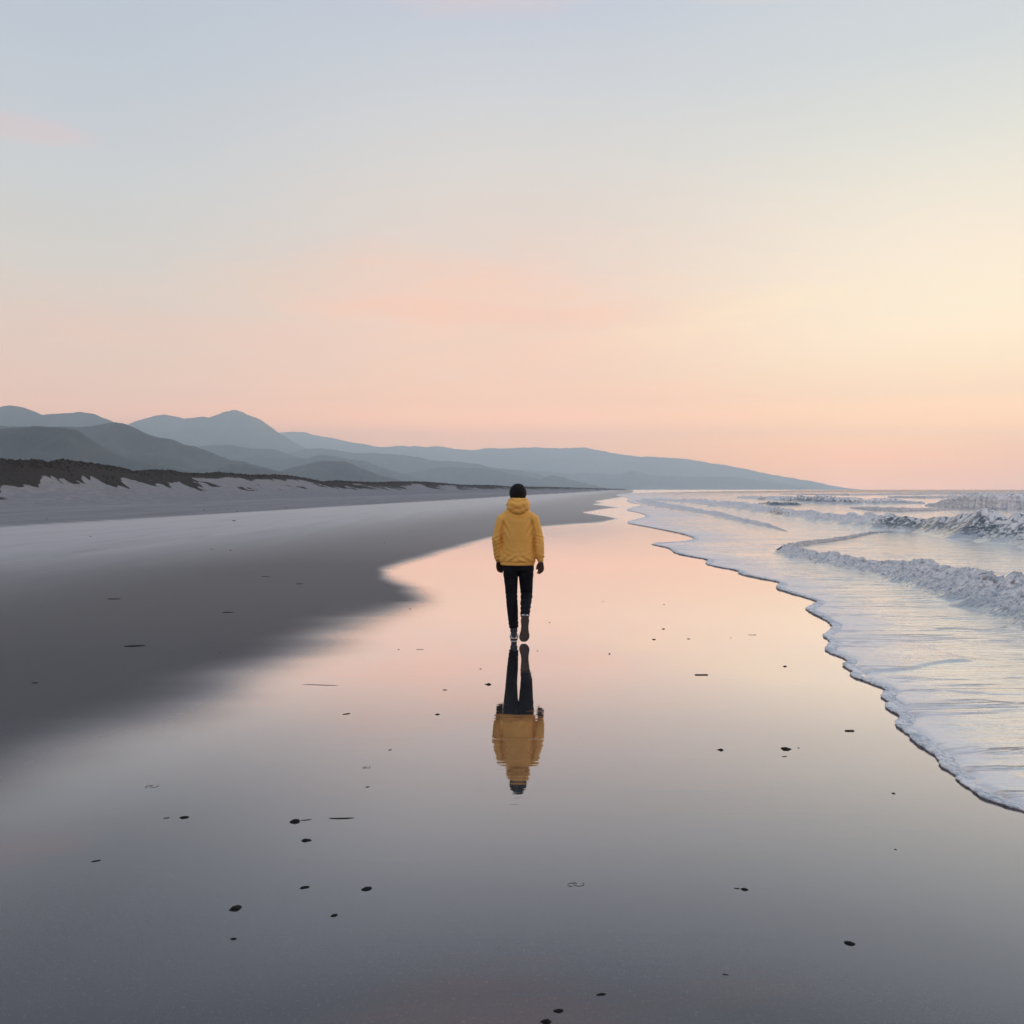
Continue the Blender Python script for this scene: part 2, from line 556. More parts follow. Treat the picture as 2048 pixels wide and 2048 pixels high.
def make_foam(name):
    """white water: streaks of foam, shading painted in, pouring down the face, glassy water showing between them at the crest"""
    m, n, out = new_mat(name)
    cr = n.attr('face')                       # 1 where glassy unbroken water shows
    v = n.coord((1, 1, 1))
    cv = n.node('ShaderNodeCombineXYZ')
    n.l.new(n.attr('su'), cv.inputs[0])
    n.l.new(n.math('MULTIPLY', n.attr('sv'), 1.7), cv.inputs[1])
    st = n.noise(cv.outputs[0], 3.0, 5.0, 0.65, 0.7)
    a = n.noise(v, 4.0, 6.0, 0.7, 0.6)
    b = n.noise(v, 26.0, 4.0, 0.7)
    hgt = n.math('ADD', n.math('MULTIPLY', st, 1.2), n.math('ADD', a, n.math('MULTIPLY', b, 0.35)))
    bn = n.bump(hgt, 1.0, 0.06)
    k = n.math('ADD', n.math('MULTIPLY', st, 0.6), n.math('MULTIPLY', a, 0.4))
    k2 = n.math('ADD', n.math('MULTIPLY', k, 0.65), n.math('MULTIPLY', b, 0.35))
    col = n.mix(n.smooth(k2, 0.40, 0.55), rgba((0.42, 0.50, 0.58)), rgba((0.97, 0.96, 0.96)))  # foam shadows in blue-grey and white highlights, painted by noise
    d = diffuse(n, col, bn)
    p = n.node('ShaderNodeBsdfPrincipled')
    p.inputs['Base Color'].default_value = (0.11, 0.15, 0.18, 1)
    p.inputs['Roughness'].default_value = 0.15
    p.inputs['IOR'].default_value = 1.33
    n.l.new(n.bump(n.noise(n.coord((1, 1, 0.5)), 2.5, 4.0), 1.0, 0.15), p.inputs['Normal'])
    f = n.smooth(n.math('ADD', cr, n.math('MULTIPLY', n.math('SUBTRACT', 0.5, k), 2.4)), 0.45, 0.70)
    front = n.mixs(f, d, p.outputs[0])
    # behind the crest the foam thins into lace over flat water
    mir = reflect_curve(n, [(0, 0.95), (6, 0.85), (12, 0.72), (20, 0.55), (90, 0.06)])
    flat = n.mixs(mir, diffuse(n, (0.16, 0.19, 0.22, 1)), glossy(n, (1, 1, 1, 1), 0.12, n.bump(a, 1.0, 0.02)))
    lace = n.smooth(n.math('ADD', n.attr('tail'), n.math('MULTIPLY', n.math('MULTIPLY', n.math('SUBTRACT', k2, 0.5), 2.6), n.smooth(n.attr('tail'), 0.0, 0.2))), 0.30, 0.62)
    n.l.new(n.mixs(lace, front, flat), out.inputs['Surface'])
    return m


M_SWASH = make_swash()
M_FOAM = make_foam('breaker_foam')

# ------------------------------------------------------------------ ground sheet
XMAX = 13000.0


def fan_rows(pys):
    return F * EYE / (np.asarray(pys) - HY)


def fan_grid(Yrows, ucols, nout=14, left=True, right=True, xm=XMAX):
    Y = np.asarray(Yrows)[:, None]
    Ye = np.maximum(Y, 2.4)
    core = ucols[None, :] * Ye
    parts = []
    t = (np.arange(1, nout + 1) / nout) ** 3
    if left:
        e = core[:, :1]
        parts.append((e + (-xm - e) * t[None, :])[:, ::-1])
    parts.append(core)
    if right:
        e = core[:, -1:]
        parts.append(e + (xm - e) * t[None, :])
    X = np.concatenate(parts, 1)
    return X, np.broadcast_to(Y, X.shape).copy()


pys = np.concatenate([HY + np.array([0.2196, 0.28, 0.4, 0.6, 0.8]), np.arange(HY + 1, HY + 60, 1.0), np.arange(HY + 60, 2190, 3.0)])
Yr = np.concatenate([fan_rows(pys), np.array([2.2, 1.9, 1.5, 1.0, 0.4, -0.5, -2, -5, -12, -30, -110])])
uc = np.arange(-1560, 1561, 5.0) / F
X, Y = fan_grid(Yr, uc)
sd = sdf_sea(X, Y)
wet = wetness(X, Y)
lat = 0.133 * Y - X                          # metres inland from the line the beach follows
latn = lat + fbm(X * 0.03, Y * 0.008, 0, 3, 9) * 1.4
dry = sstep(7.0, 17.0, latn) * (1 - 0.36 * sstep(27.6, 29.0, latn)) + 0.14 * sstep(38, 60, latn)
Z = -np.minimum(1.2, 0.04 * np.maximum(0, sd - 0.25))
Z = Z + 0.35 * sstep(20, 90, lat) * (Y < 3000)
ground = mesh_np('beach', np.stack([X, Y, Z], -1).reshape(-1, 3), grid_faces(*X.shape), M_SAND,
                 attrs={'wet': wet, 'dry': dry, 'far': sstep(10, 55, Y), 'film': 1 - 0.45 * sstep(-0.3, -2.0, X) * sstep(7.5, 3.0, Y), 'sheen': 1 - 0.8 * sstep(27.6, 29.0, latn)})  # 'film' dims the reflection at near left to imitate a vignette
tag(ground, 'wide flat sandy beach, mirror wet in the middle, damp grey and dry sand on the left', 'beach', kind='structure')

# ------------------------------------------------------------------ sea and swash sheet
p1 = np.concatenate([HY + np.array([0.2205, 0.3, 0.45, 0.65, 0.85]), np.arange(HY + 1, HY + 50, 0.6), np.arange(HY + 50, 1700, 1.5), np.arange(1700, 2190, 8)])
Yr = np.concatenate([fan_rows(p1), np.array([2.2, 1.5, 0.5, -1, -3, -8, -20, -60, -109])])
uc = np.concatenate([np.arange(60, 1100, 1.8), np.arange(1100, 1560, 12)]) / F
X, Y = fan_grid(Yr, uc, left=False, xm=12990)
sd = sdf_sea(X, Y)
R = np.hypot(X, Y)
Zw = -0.03 + 0.042 * sstep(-0.02, 0.16, sd)
Zw += 0.004 * fbm(X * 2.0, Y * 4.0, 0, 3, 21) * sstep(0.05, 0.5, sd) * (1 - sstep(60, 90, R))
Zw += 0.10 * sstep(18, 60, sd) * fbm(X * 0.09, Y * 0.20, 0, 4, 22) * (1 - 0.9 * sstep(500, 1500, R))
Zw += 0.35 * sstep(60, 200, sd) * fbm(X * 0.010, Y * 0.028, 0, 3, 24) * (1 - sstep(2000, 6000, R))
# overlapping swash edges: one thin sheet riding over the last
for pl, hh, ww in (([(1299, 1088), (1400, 1092), (1480, 1097), (1568, 1103)], 0.020, 0.5),
                   ([(1380, 1103), (1470, 1109), (1560, 1114), (1617, 1116)], 0.014, 0.5),
                   ([(1704, 1349), (1760, 1348), (1800, 1345), (1835, 1341), (1870, 1332), (1900, 1328), (1970, 1325)], 0.024, 0.16)):
    P = np.array([ground_xy(a, b) for a, b in pl])
    d, s = dist_poly(X, Y, P, True)
    yl = np.interp(X, P[:, 0], P[:, 1])
    L = np.hypot(*np.diff(P, axis=0).T).sum()
    side = sstep(0.0, 0.20, (Y - yl) / ww * 0.5)
    Zw += hh * side * np.exp(-np.maximum(Y - yl, 0) / (ww * 5)) * sstep(0, 0.12, s / L) * (1 - sstep(0.88, 1, s / L))
foam_at = 1.0 - 0.95 * sstep(0.0, 1.0, sd / (0.10 * R + 0.1)) + 0.5 * fbm(X * 0.3, Y * 0.5, 0, 3, 31)
keep = (sd > -0.6)
kf = keep[:-1, :-1] & keep[1:, :-1] & keep[:-1, 1:] & keep[1:, 1:]
V, Fc, at = compact(np.stack([X, Y, Zw], -1).reshape(-1, 3), grid_faces(*X.shape, keep=kf), {'foam': foam_at, 'off': sstep(150, 700, R)})
sea = mesh_np('sea', V, Fc, M_SWASH, attrs=at)
tag(sea, 'pale foamy sea and thin backwash spreading over the sand', 'sea', kind='structure')


def resample(P, step_fn):
    """points along a polyline, spacing given by a function of distance from the camera"""
    P = np.asarray(P, float)
    seg = np.hypot(*np.diff(P, axis=0).T)
    acc = np.r_[0, np.cumsum(seg)]
    s, out = 0.0, []
    while s < acc[-1]:
        x, y = np.interp(s, acc, P[:, 0]), np.interp(s, acc, P[:, 1])
        out.append((x, y, s))
        s += step_fn(math.hypot(x, y))
    return np.array(out), acc[-1]


# rolled foam lip along the front of the backwash
near = SHORE[(SHORE[:, 1] < 420) & (SHORE[:, 1] > -20)]
pts, L = resample(near, lambda r: max(0.012, r * 0.0016))
tx, ty = np.gradient(pts[:, 0]), np.gradient(pts[:, 1])
ker = np.ones(7) / 7
tx, ty = np.convolve(tx, ker, 'same'), np.convolve(ty, ker, 'same')
ln = np.hypot(tx, ty) + 1e-9
nx, ny = -ty / ln, tx / ln                   # towards the sea
probe = sdf_sea(pts[:, 0] + nx * 0.02, pts[:, 1] + ny * 0.02)
flip = np.where(np.median(probe) < 0, -1, 1)
nx, ny = nx * flip, ny * flip
prof = np.array([(0.02, -0.03), (0.004, -0.004), (-0.010, 0.006), (-0.016, 0.014), (-0.010, 0.022), (0.006, 0.028), (0.024, 0.029), (0.045, 0.025), (0.075, 0.017), (0.11, 0.010), (0.16, -0.002), (0.20, -0.02)])
rr = np.hypot(pts[:, 0], pts[:, 1])
sc = (0.70 + 0.38 * fbm(pts[:, 0] * 3, pts[:, 1] * 3, 0, 3, 41)) * (1 + 0.035 * np.clip(rr - 6, 0, 40))
wob = 0.026 * fbm(pts[:, 0] * 7, pts[:, 1] * 7, 0, 4, 43, 0.6)
VX = pts[:, 0][:, None] + nx[:, None] * (prof[None, :, 0] * sc[:, None] + wob[:, None])
VY = pts[:, 1][:, None] + ny[:, None] * (prof[None, :, 0] * sc[:, None] + wob[:, None])
VZ = prof[None, :, 1] * np.clip(sc[:, None], 0.5, 1.5)
VZ = VZ + 0.003 * fbm(VX * 20, VY * 20, 0, 2, 44)
lip = mesh_np('foam_edge', np.stack([VX, VY, VZ], -1).reshape(-1, 3), grid_faces(*VX.shape), M_FOAM, attrs={'face': np.full(VX.size, 0.12)})
tag(lip, 'rolled lip of foam along the front of the backwash', 'foam edge', kind='structure')


# ------------------------------------------------------------------ breaking waves
def wave(front, heights, depth, seed, glass, label, lump=0.16, curl=0.25, clump=3.0):
    """front: photo pixels of the waterline at the wave's foot, HEIGHTS in photo pixels above it"""
    P = np.array([ground_xy(a, b) for a, b in front])
    hp = np.array([h / F * y for h, (_, y) in zip(heights, P)])
    seg = np.r_[0, np.cumsum(np.hypot(*np.diff(P, axis=0).T))]
    L0 = seg[-1]
    if heights[-1] > 3:                      # the wave goes on beyond the frame and dies away there
        dv = (P[-1] - P[-2]) / np.hypot(*(P[-1] - P[-2]))
        for fr, hf in ((0.35, 0.9), (0.7, 0.5), (0.95, 0.15), (1.05, 0.0)):
            P = np.vstack([P, P[len(heights) - 1] + dv * max(8.0, L0) * fr + np.array([0.0, 0.06 * L0 * fr * fr])])
            hp = np.r_[hp, hp[len(heights) - 1] * hf]
        seg = np.r_[0, np.cumsum(np.hypot(*np.diff(P, axis=0).T))]
    q, L = resample(P, lambda r: r * 0.0011)
    H = np.interp(q[:, 2], seg, hp)
    ker = np.ones(9) / 9
    if len(H) > 20:
        H = np.convolve(np.pad(H, 4, 'edge'), ker, 'valid')
    G = np.interp(q[:, 2] / L0, *zip(*glass)) if glass else np.zeros(len(q))
    tx, ty = np.gradient(q[:, 0]), np.gradient(q[:, 1])
    k2 = np.ones(25) / 25
    if len(q) > 60:
        tx = np.convolve(np.pad(tx, 12, 'edge'), k2, 'valid')
        ty = np.convolve(np.pad(ty, 12, 'edge'), k2, 'valid')
    ln = np.hypot(tx, ty) + 1e-9
    nx, ny = -ty / ln, tx / ln
    sg = np.sign(np.median(ny))
    nx, ny = nx * sg, ny * sg                # away from the camera
    n1 = 30
    t = np.linspace(0, 1, n1)
    front_x = 0.10 + 0.55 * t - curl * np.sin(t * math.pi) * 0.6 * t
    front_z = np.sin(t * math.pi / 2) ** 0.8
    t2 = np.linspace(0, 1, 26)[1:]
    back_x = front_x[-1] + t2 * depth
    back_z = 1.05 * (1 - t2) ** 2.2 - 0.05
    u = np.r_[[-0.02], front_x, back_x]
    v = np.r_[[-0.25], front_z, back_z]
    tt = np.r_[0, t, np.ones(len(t2))]
    H2 = 0.88 * H * (1 + 0.28 * fbm(q[:, 2] / (np.mean(H) * 2.2 + 0.05), 0, 0, 2, seed))
    VX = q[:, 0][:, None] + nx[:, None] * u[None, :] * H2[:, None]
    VY = q[:, 1][:, None] + ny[:, None] * u[None, :] * H2[:, None]
    VZ = v[None, :] * H2[:, None]
    hm = float(np.mean(H)) + 1e-3
    a = clump / hm
    foamy = 1 - 0.75 * G[:, None]
    tum = fbm(VX * a * 0.8, VY * a * 0.5, VZ * a * 0.9, 4, seed + 3, 0.5, ridged=True)
    tum2 = fbm(VX * a * 3, VY * a * 3, VZ * a * 3, 4, seed + 9, 0.7)
    tum3 = fbm(VX * a * 11, VY * a * 11, VZ * a * 11, 2, seed + 19, 0.6, ridged=True)
    amp = 0.82 * lump * H[:, None] * foamy * sstep(0.0, 0.15, v)[None, :]
    VX = VX - nx[:, None] * amp * (tum * 1.1 + tum2 * 0.5 + tum3 * 0.10)
    VY = VY - ny[:, None] * amp * (tum * 1.1 + tum2 * 0.5 + tum3 * 0.10)
    VZ = VZ + amp * (tum * 0.7 + tum2 * 0.5 + tum3 * 0.20)
    VZ = VZ * np.ones_like(VX)
    face = 0.7 * G[:, None] * sstep(0.30, 0.85, tt)[None, :] + 0.15 * sstep(0.0, 0.4, u - u[31])[None, :]
    o = mesh_np('breaking_wave', np.stack([VX, VY, VZ], -1).reshape(-1, 3), grid_faces(*VX.shape), M_FOAM, attrs={'face': face, 'tail': np.broadcast_to(np.r_[np.zeros(31), t2][None, :], VX.shape), 'su': np.broadcast_to((q[:, 2] / (1.1 * hm + 0.12))[:, None], VX.shape), 'sv': np.broadcast_to((u * 1.0)[None, :], VX.shape)})
    tag(o, label, 'wave', kind='structure')
    return o


wave([(1567, 1104), (1590, 1110), (1617, 1117), (1680, 1128), (1740, 1141), (1800, 1150), (1858, 1160), (1946, 1183), (2050, 1212), (2200, 1262), (2350, 1320)],
     [10, 18, 22, 24, 28, 32, 38, 46, 58, 66, 76], 2.6, 11, None, 'low tumbling bore of foam nearest the camera, running out of frame', lump=0.25, curl=0.15, clump=2.6)
wave([(1567, 1102), (1600, 1094), (1650, 1086), (1700, 1078), (1745, 1068), (1790, 1064)], [11, 11, 9, 7, 5, 1], 2.5, 12, None,
     'thin arm of churned foam running back from the tip of the near bore', lump=0.20, curl=0.1, clump=2.5)
wave([(1270, 1003), (1300, 1009), (1336, 1017), (1393, 1026), (1433, 1032), (1480, 1043), (1540, 1055), (1577, 1064)],
     [2, 9, 11, 10, 10, 10, 8, 1], 2.5, 13, None, 'long low foam line behind the pale backwash', lump=0.25, curl=0.1)
wave([(1285, 1000), (1400, 1009), (1500, 1021), (1600, 1036), (1683, 1045), (1793, 1058), (1860, 1063), (1920, 1069), (1990, 1076), (2050, 1082), (2200, 1100), (2400, 1122)],
     [3, 11, 16, 17, 18, 31, 27, 36, 54, 58, 56, 50], 2.0, 14, [(0, 0), (0.66, 0.0), (0.70, 0.75), (0.735, 0.5), (0.76, 0.0), (0.84, 0.1), (0.86, 0.8), (0.93, 0.7), (1, 0.2)],
     'second breaker with white foam and grey green crest', lump=0.18, curl=0.35, clump=2.6)
wave([(1480, 998), (1560, 1004), (1620, 1006), (1700, 1008), (1780, 1007), (1850, 1007)], [6, 13, 17, 14, 10, 3], 1.6, 15,
     [(0, 0), (0.3, 0.1), (0.42, 0.9), (0.5, 0.3), (0.7, 0.8), (0.8, 0.6), (1, 0.5)], 'third breaker further out with streaked face', lump=0.14)
wave([(1850, 1012), (1890, 1016), (1930, 1018), (1990, 1020), (2050, 1020), (2200, 1024), (2330, 1026)], [4, 22, 34, 34, 32, 32, 24], 1.6, 16,
     [(0, 0), (0.1, 0.3), (0.17, 1.4), (0.26, 1.2), (0.32, 0.3), (0.6, 0.6), (1, 0.8)], 'tall breaker at the right edge just curling over', lump=0.16, curl=0.55)
wave([(1514, 1009), (1545, 1011), (1600, 1011), (1602, 1011)], [2, 9, 6, 1], 1.4, 17, [(0, 0.9), (1, 0.9)], 'small dark hump of swell between two breakers', lump=0.12)
wave([(1700, 1017), (1750, 1022), (1800, 1024), (1870, 1022), (1920, 1020)], [3, 10, 10, 6, 1], 1.6, 18, [(0, 0.3), (0.4, 0.7), (0.6, 0.2), (1, 0.1)],
     'short low breaker with torn crest', lump=0.22)
wave([(1775, 995), (1850, 997), (1930, 996), (2000, 995), (2060, 994)], [3, 6, 7, 8, 5], 1.2, 19, [(0, 0.8), (0.5, 0.5), (1, 0.9)], 'distant line of swell starting to break', lump=0.15)
wave([(1560, 989), (1700, 991), (1800, 990), (1900, 989), (2060, 989)], [2, 4, 5, 6, 5], 1.2, 20, [(0, 0.9), (0.3, 0.6), (0.6, 0.9), (1, 0.6)], 'farthest line of white water below the horizon', lump=0.15)

# ------------------------------------------------------------------ mountains
M_ROCK = principled('hill_scrub', (0.018, 0.022, 0.025), 0.95, (0.050, 0.054, 0.056), 0.004, 0.0)


def mountain(sil, D, seed, label, rough=0.05, name='mountain', steep=1.9):
    P = np.asarray(sil, float)
    px = np.arange(P[0, 0], P[-1, 0] + 0.1, 3.0)
    py = np.interp(px, P[:, 0], P[:, 1])
    H = EYE + (HY - py) / F * D
    H = H + D * 0.0011 * fbm(px * 0.05, seed * 3.1, 0, 5, seed, 0.62, ridged=True) - D * 0.0003
    X0 = (px - 1024) / F * D
    hm = H.max()
    nt_ = 56
    t = np.linspace(-1, 1, nt_)
    Wd = hm * steep
    Xg = np.broadcast_to(X0[None, :], (nt_, len(px))).copy()
    Yg = D + t[:, None] * Wd * np.ones((1, len(px)))
    fall = (1 - np.abs(t)) ** 1.15
    spur = fbm(Xg / (hm * 0.7), Yg / (hm * 1.2), 0, 5, seed + 5, 0.55, ridged=True)
    Z_ = H[None, :] * fall[:, None]
    Z_ = Z_ + hm * 0.22 * spur * (np.abs(t) * (1 - np.abs(t)) * 4)[:, None] * np.clip(H[None, :] / hm, 0.15, 1)
    Z_ = Z_ - 14.0 * (np.abs(t) ** 4)[:, None] - 3
    Z_[nt_ // 2] = np.maximum(Z_[nt_ // 2], 0)
    o = mesh_np(name, np.stack([Xg, Yg, Z_], -1).reshape(-1, 3), grid_faces(*Xg.shape), M_ROCK)
    tag(o, label, name, kind='structure')
    return o


mountain([(520, 900), (558, 863), (585, 861), (612, 862), (630, 868), (672, 875), (709, 883), (756, 892), (803, 890), (854, 892), (875, 890), (912, 896), (948, 899), (970, 894), (1009, 895), (1064, 891), (1114, 894), (1172, 894), (1194, 898), (1249, 908), (1299, 912), (1378, 917), (1463, 931), (1537, 947), (1590, 956), (1622, 964), (1638, 971), (1650, 979)], 12200, 1, 'farthest pale headland running down to the sea')
mountain([(200, 905), (261, 845), (290, 834), (315, 827), (330, 825), (351, 829), (370, 835), (409, 831), (417, 834), (435, 827), (456, 818), (471, 816), (496, 826), (522, 838), (554, 860), (587, 881), (612, 894), (634, 905), (680, 930), (720, 950)], 8200, 2, 'pale blue mountain with a pointed peak')
mountain([(-900, 850), (-400, 830), (-200, 825), (-60, 820), (0, 812), (22, 807), (43, 810), (65, 818), (85, 827), (109, 824), (127, 823), (163, 820), (185, 823), (207, 832), (225, 840), (260, 852), (326, 875), (400, 910), (470, 950)], 5200, 3, 'rounded blue mountain at the left edge')
mountain([(960, 960), (1000, 943), (1031, 938), (1071, 940), (1122, 945), (1180, 945), (1238, 948), (1263, 941), (1280, 943), (1299, 949), (1325, 951), (1410, 953), (1463, 952), (1526, 962), (1590, 970), (1625, 977), (1640, 980)], 9200, 4, 'low blue ridge ending at the point of the headland')
mountain([(560, 918), (576, 907), (609, 897), (634, 894), (669, 898), (709, 905), (745, 904), (799, 908), (835, 911), (861, 918), (883, 920), (926, 923), (955, 926), (991, 935), (1031, 938), (1071, 945), (1120, 960)], 6900, 5, 'long soft ridge in front of the headland')
mountain([(360, 905), (399, 890), (435, 886), (464, 887), (504, 895), (551, 896), (580, 907), (601, 914), (650, 930), (700, 945)], 5200, 6, 'smooth hill below the pointed peak')
mountain([(740, 955), (780, 950), (846, 940), (868, 935), (897, 931), (926, 934), (962, 936), (999, 940), (1035, 949), (1082, 958), (1120, 968)], 5600, 7, 'low hill behind the walker')
mountain([(1020, 970), (1060, 960), (1082, 955), (1107, 949), (1133, 955), (1180, 967), (1230, 979)], 6000, 8, 'small blunt hill right of the walker')
mountain([(420, 935), (464, 918), (514, 910), (565, 914), (616, 914), (643, 906), (672, 909), (698, 916), (727, 919), (759, 931), (788, 940), (830, 952), (870, 962)], 4700, 9, 'double humped hill in the middle range')
mountain([(-900, 880), (-300, 850), (0, 848), (100, 850), (138, 849), (163, 850), (203, 845), (232, 840), (250, 843), (268, 851), (295, 865), (315, 870), (344, 875), (366, 885), (395, 890), (417, 899), (460, 916), (489, 921), (540, 935), (600, 955)], 2700, 10, 'dark slate ridge falling from left to centre')
mountain([(560, 940), (598, 928), (640, 920), (687, 919), (709, 927), (738, 940), (763, 949), (792, 956), (830, 968), (860, 975)], 3000, 11, 'dark blue hill standing over the dunes', name='hill')
mountain([(380, 955), (427, 936), (460, 926), (493, 925), (525, 934), (554, 939), (600, 950), (650, 962)], 2500, 12, 'low slate hill behind the dune ridge', name='hill')
mountain([(-1200, 880), (-500, 860), (-100, 855), (0, 852), (29, 852), (72, 847), (120, 850), (152, 855), (167, 865), (192, 883), (225, 901), (254, 912), (308, 925), (380, 940), (460, 960)], 1750, 13, 'nearest dark hill with a steep right shoulder')

# ------------------------------------------------------------------ dunes
RIDGE = [(0, 918), (29, 921), (50, 921), (72, 919), (101, 923), (112, 919), (123, 918), (152, 922), (181, 926), (217, 932), (246, 936), (264, 942), (280, 941), (301, 939), (344, 941), (370, 945.5), (406, 947), (435, 944), (467, 947), (500, 950), (551, 949),
         (580, 951), (616, 957), (643, 963), (672, 961), (709, 963), (752, 964.5), (788, 963), (835, 963), (890, 966.5), (926, 970), (980, 970), (1017, 973), (1089, 974), (1162, 976), (1216, 977.5), (1250, 978.5)]
DPX = [0, 264, 500, 700, 890, 1089, 1250]
DYY = [92, 140, 200, 320, 480, 1000, 2200]
rp = np.array(RIDGE, float)
pxs = np.concatenate([np.arange(0, 700, 1.4), np.arange(700, 1250, 1.0)])
Yd = np.exp(np.interp(pxs, DPX, np.log(DYY)))
pyr = np.interp(pxs, rp[:, 0], rp[:, 1])
Hd = EYE + (HY - pyr) / F * Yd
Xd = (pxs - 1024) / F * Yd
back_Y = np.arange(-80, 91.5, 0.8)
back_X = -55.4 - 0.10 * (92 - back_Y) + 1.2 * np.sin(back_Y * 0.06)
back_H = 5.0 + 0.6 * fbm(back_Y * 0.05, 0, 0, 3, 61)
Xd, Yd, Hd = np.r_[back_X, Xd], np.r_[back_Y, Yd], np.r_[back_H, Hd]
Hd = Hd + 0.12 * fbm(Yd * 0.35, 2.2, 0, 4, 62) * np.clip(Hd / 5, 0.3, 1)
off = np.concatenate([-np.linspace(70, 0, 24)[:-1] ** 1.0, np.linspace(0, 1, 90) ** 1.35 * 46])
land = off < 0
tX, tY = np.gradient(Xd), np.gradient(Yd)
k9 = np.ones(41) / 41
tX = np.convolve(np.pad(tX, 20, 'edge'), k9, 'valid')
tY = np.convolve(np.pad(tY, 20, 'edge'), k9, 'valid')
ln = np.hypot(tX, tY)
nX, nY = tY / ln, -tX / ln                   # seaward
wsc = np.clip((0.133 * Yd - Xd - 44.0) / 46.0, 0.4, 3.0)
u2 = off[:, None] * wsc[None, :]
Xg = Xd[None, :] + nX[None, :] * u2
Yg = Yd[None, :] + nY[None, :] * u2
a = np.abs(off)
pr = np.where(land, np.interp(a, [0, 4, 15, 40, 70], [1, 0.85, 0.5, 0.15, -0.05]),
              np.interp(a, [0, 1.5, 4, 7, 11, 16, 24, 34, 46], [1, 0.88, 0.66, 0.48, 0.31, 0.19, 0.085, 0.02, -0.03]))
Zg = pr[:, None] * Hd[None, :]
gul = fbm(Xg * 0.18, Yg * 0.10, 0, 4, 63, 0.5, ridged=True)
mid = np.where(land, 0.4, np.interp(a, [0, 2, 6, 14, 28], [0.05, 0.7, 1.0, 0.5, 0.0]))
Zg = Zg + 0.45 * gul * mid[:, None]
Zg = Zg + 0.10 * fbm(Xg * 0.9, Yg * 0.5, 0, 3, 64) * mid[:, None]
# scrub on the top and shoulders, torn by wind into slanting tongues of sand
slant = fbm(Yg * 0.16 + Xg * 0.16, Xg * 0.05 - Yg * 0.02, 0, 4, 65, 0.6)
rel = Zg / np.maximum(Hd[None, :], 0.5)
veg = sstep(-0.08, 0.08, rel - 0.46 + 0.52 * slant + 0.10 * fbm(Xg * 0.7, Yg * 0.35, 0, 3, 66))
blow = sstep(0.15, 0.40, fbm(Xg * 0.05, Yg * 0.035, 0, 3, 68)) * sstep(0.9, 0.7, rel)
veg = veg * (1 - 0.85 * blow)


def make_dune():
    m, n, out = new_mat('dune_sand_and_scrub')
    vg = n.attr('veg')
    nz = n.noise(n.coord((1, 0.5, 1)), 1.3, 5.0, 0.65)
    f = n.smooth(n.math('ADD', vg, n.math('MULTIPLY', n.math('SUBTRACT', nz, 0.5), 0.7)), 0.38, 0.62)
    s = n.mix(n.smooth(nz, 0.3, 0.7), rgba((0.215, 0.217, 0.235)), rgba((0.275, 0.277, 0.30)))
    g = n.mix(n.noise(n.coord((1, 1, 1)), 2.5, 5.0, 0.7), rgba((0.045, 0.045, 0.046)), rgba((0.095, 0.090, 0.088)))
    bn = n.bump(n.noise(n.coord((1, 1, 1)), 2.2, 5.0, 0.7), f, 0.5)
    n.l.new(diffuse(n, n.mix(f, s, g), bn), out.inputs['Surface'])
    return m


dune = mesh_np('dunes', np.stack([Xg, Yg, Zg], -1).reshape(-1, 3), grid_faces(*Xg.shape)[:, ::-1], make_dune(), attrs={'veg': veg})
tag(dune, 'long ridge of sand dunes with dark scrub on top along the left of the beach', 'dunes', kind='structure')

# tufts of scrub and marram grass along the dune tops: beyond counting, one object
rng = np.random.default_rng(7)
dens = (veg > 0.95) & (Zg > 0.8)
ii, jj = np.nonzero(dens)
wgt = np.where(np.abs(off[ii]) < 2.5, 6.0, 0.5)
pick = rng.choice(len(ii), size=9000, p=wgt / wgt.sum())
tv, tf = [], []
for k in pick:
    i, j = ii[k], jj[k]
    i2, j2 = min(i + 1, Xg.shape[0] - 1), min(j + 1, Xg.shape[1] - 1)
    r1, r2 = rng.random(2)
    bx = Xg[i, j] + (Xg[i2, j] - Xg[i, j]) * r1 + (Xg[i, j2] - Xg[i, j]) * r2
    by = Yg[i, j] + (Yg[i2, j] - Yg[i, j]) * r1 + (Yg[i, j2] - Yg[i, j]) * r2
    bz = Zg[i, j] + (Zg[i2, j] - Zg[i, j]) * r1 + (Zg[i, j2] - Zg[i, j]) * r2 - 0.06
    hgt = (0.07 + 0.20 * rng.random() ** 3) * (1 + max(0, by - 150) / 500)
    for b in range(4):
        an = rng.random() * 6.283
        w2 = hgt * (0.35 + 0.4 * rng.random())
        lx, ly = math.cos(an), math.sin(an)
        q = len(tv)
        tv += [(bx - lx * w2, by - ly * w2, bz), (bx + lx * w2, by + ly * w2, bz), (bx + lx * w2 * 0.5 + ly * 0.3 * hgt, by + ly * w2 * 0.5, bz + hgt), (bx - lx * w2 * 0.6, by - ly * w2 * 0.5 + lx * 0.2 * hgt, bz + hgt * (0.6 + 0.4 * rng.random()))]
        tf.append((q, q + 1, q + 2, q + 3))
M_TUFT = principled('dune_scrub', (0.040, 0.040, 0.040), 0.95, (0.085, 0.080, 0.076), 0.8)
o = mesh_np('dune_scrub', tv, tf, M_TUFT, smooth=False)
tag(o, 'dark low scrub and grass covering the tops of the dunes', 'dune scrub', kind='stuff')

